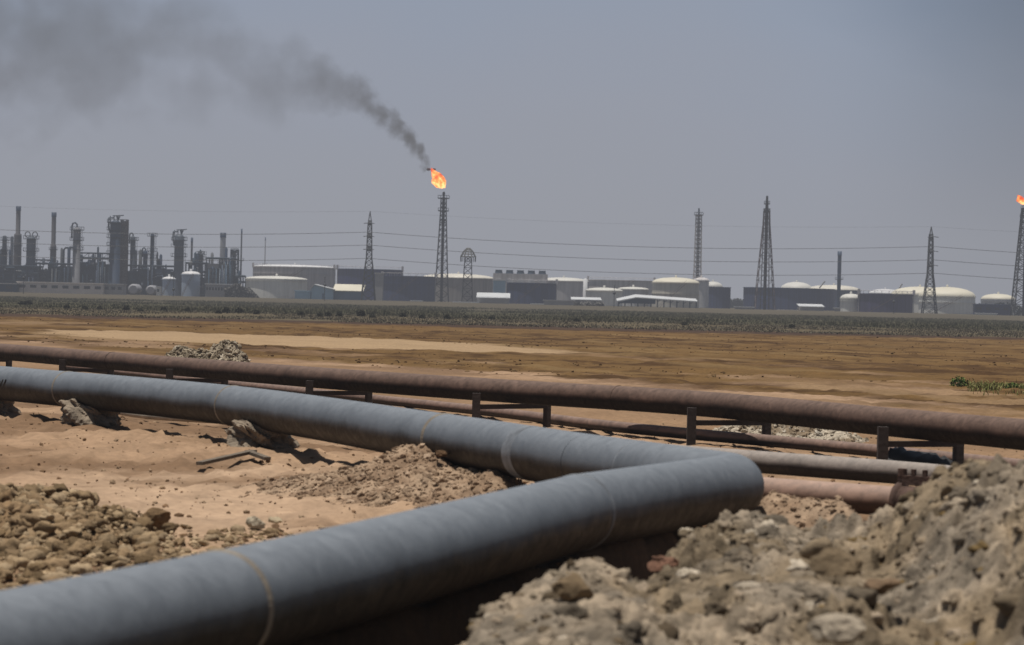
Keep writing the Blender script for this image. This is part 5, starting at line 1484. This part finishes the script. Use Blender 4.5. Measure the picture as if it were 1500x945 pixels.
spots = [(33, 446, 1.7, .7), (42, 446, 1.4, .8), (98, 452, 1, .7), (125, 453, 1, .6), (146, 453, 1, .6), (185, 454, 1.1, .8), (206, 456, 1, .5), (240, 455, 1.1, .7), (275, 456, 1, .7), (320, 459, 1, .6), (331, 458, 1.2, .9), (350, 458, 1.3, .9), (376, 460, 1, .7), (441, 462, 1.2, .7),
         (468, 463, 1, .6), (481, 463, 1.1, .7), (497, 463, 1, .7), (529, 463, 1.3, .9), (546, 465, 1, .5), (590, 464, 1.2, .7), (618, 466, 1, .6), (655, 467, 1.1, .7), (682, 466, 1, .5), (720, 468, 1, .6), (845, 471, 1, .6), (1003, 476, 1, .5), (1160, 480, 1, .6)]
for k, (px, py, w_, h_) in enumerate(spots):
    shrub(px, py, w_, h_, 'small dark shrub on the pale strip beyond the tilled field', 'dark low shrubs beyond the tilled field', 50 + k, DK)
GR = [np.array([.07, .12, .025]), np.array([.10, .15, .03]), np.array([.045, .085, .02])]
shrub(1405, 563, .72, .40, 'round bright green bush beyond the rusty pipe near the right edge', None, 91, GR)
shrub(1483, 568, .5, .28, 'smaller green bush in the grass at the right edge', None, 92, GR)
def gplace(n):
    X = []; Y = []
    px = rng.uniform(1418, 1600, n); py = 567 + (px - 1418) * .025 + rng.normal(0, 3.2, n)
    pts_ = np.array([G(a, b, .05)[:2] for a, b in zip(px, py)])
    k = fbm(pts_[:, 0] * 1.5, pts_[:, 1] * .4, 711, 3) > .42
    pts_ = pts_[k]
    return pts_[:, 0], pts_[:, 1], ground_h(pts_[:, 0], pts_[:, 1]), np.full(len(pts_), .17)
o = blades('grass', 6000, gplace, 1, .03, [np.array([.15, .17, .045]), np.array([.20, .20, .065]), np.array([.27, .23, .10])], .5); tag(o, 'patch of yellow-green grass at the right edge of the tilled field', 'grass', kind='stuff')

# far trees that read as one mass
def far_trees(name, px0, px1, yt, Y, label, cols_, n=1800, ramp_=None):
    px = rng.uniform(px0, px1, n); f_ = rng.uniform(0, 1, n)
    top = np.array([hz(a, yt if ramp_ is None else float(np.interp(a, ramp_[0], ramp_[1])), Y) for a in px])
    top = GZ + (top - GZ) * (.75 + .5 * fbm(px * .25, px * 0, 721, 3))
    X = np.array([gx(a, Y, 4) for a in px]); Yv = Y + rng.uniform(-3, 3, n); Z = GZ - .3 + (top - GZ) * f_ ** .7
    s = rng.uniform(.3, .8, n)
    d1 = rng.normal(size=(n, 3)); d1 /= np.linalg.norm(d1, axis=1)[:, None]; d2 = np.cross(d1, rng.normal(size=(n, 3))); d2 /= np.linalg.norm(d2, axis=1)[:, None]
    c = np.stack([X, Yv, Z], -1); V = np.stack([c - d1 * s[:, None], c + d2 * s[:, None] * .6, c + d1 * s[:, None], c - d2 * s[:, None] * .6], 1).reshape(-1, 3)
    cc = np.array(cols_)[rng.integers(0, len(cols_), n)] * rng.uniform(.7, 1.3, (n, 1))
    o = np_mesh(name, V, np.arange(n * 4).reshape(-1, 4), m_leaf, np.repeat(cc, 4, 0), None, False)
    tag(o, label, 'trees', kind='stuff')
FT = [np.array([.05, .055, .055]), np.array([.06, .065, .06]), np.array([.04, .045, .045])]
far_trees('treeline', 1062, 1094, 437, 1300, 'hazy blue-grey treeline left of the very wide slate tank', FT)
far_trees('treeline', 1428, 1500, 445.5, 1040, 'dark treeline below the distant cream domed tank', FT)
GT = [np.array([.12, .115, .11]), np.array([.10, .095, .09]), np.array([.14, .135, .125])]
far_trees('undergrowth', 330, 379, 420, 925, 'grey-brown mass of trees sloping down left of the white tank', GT, 2600, ([330, 348, 360, 372, 379], [421, 417, 420, 427, 436]))
far_trees('undergrowth', 842, 884, 442, 890, 'grey bushes in front of the white-roofed workshop left of the pole', GT, 900)
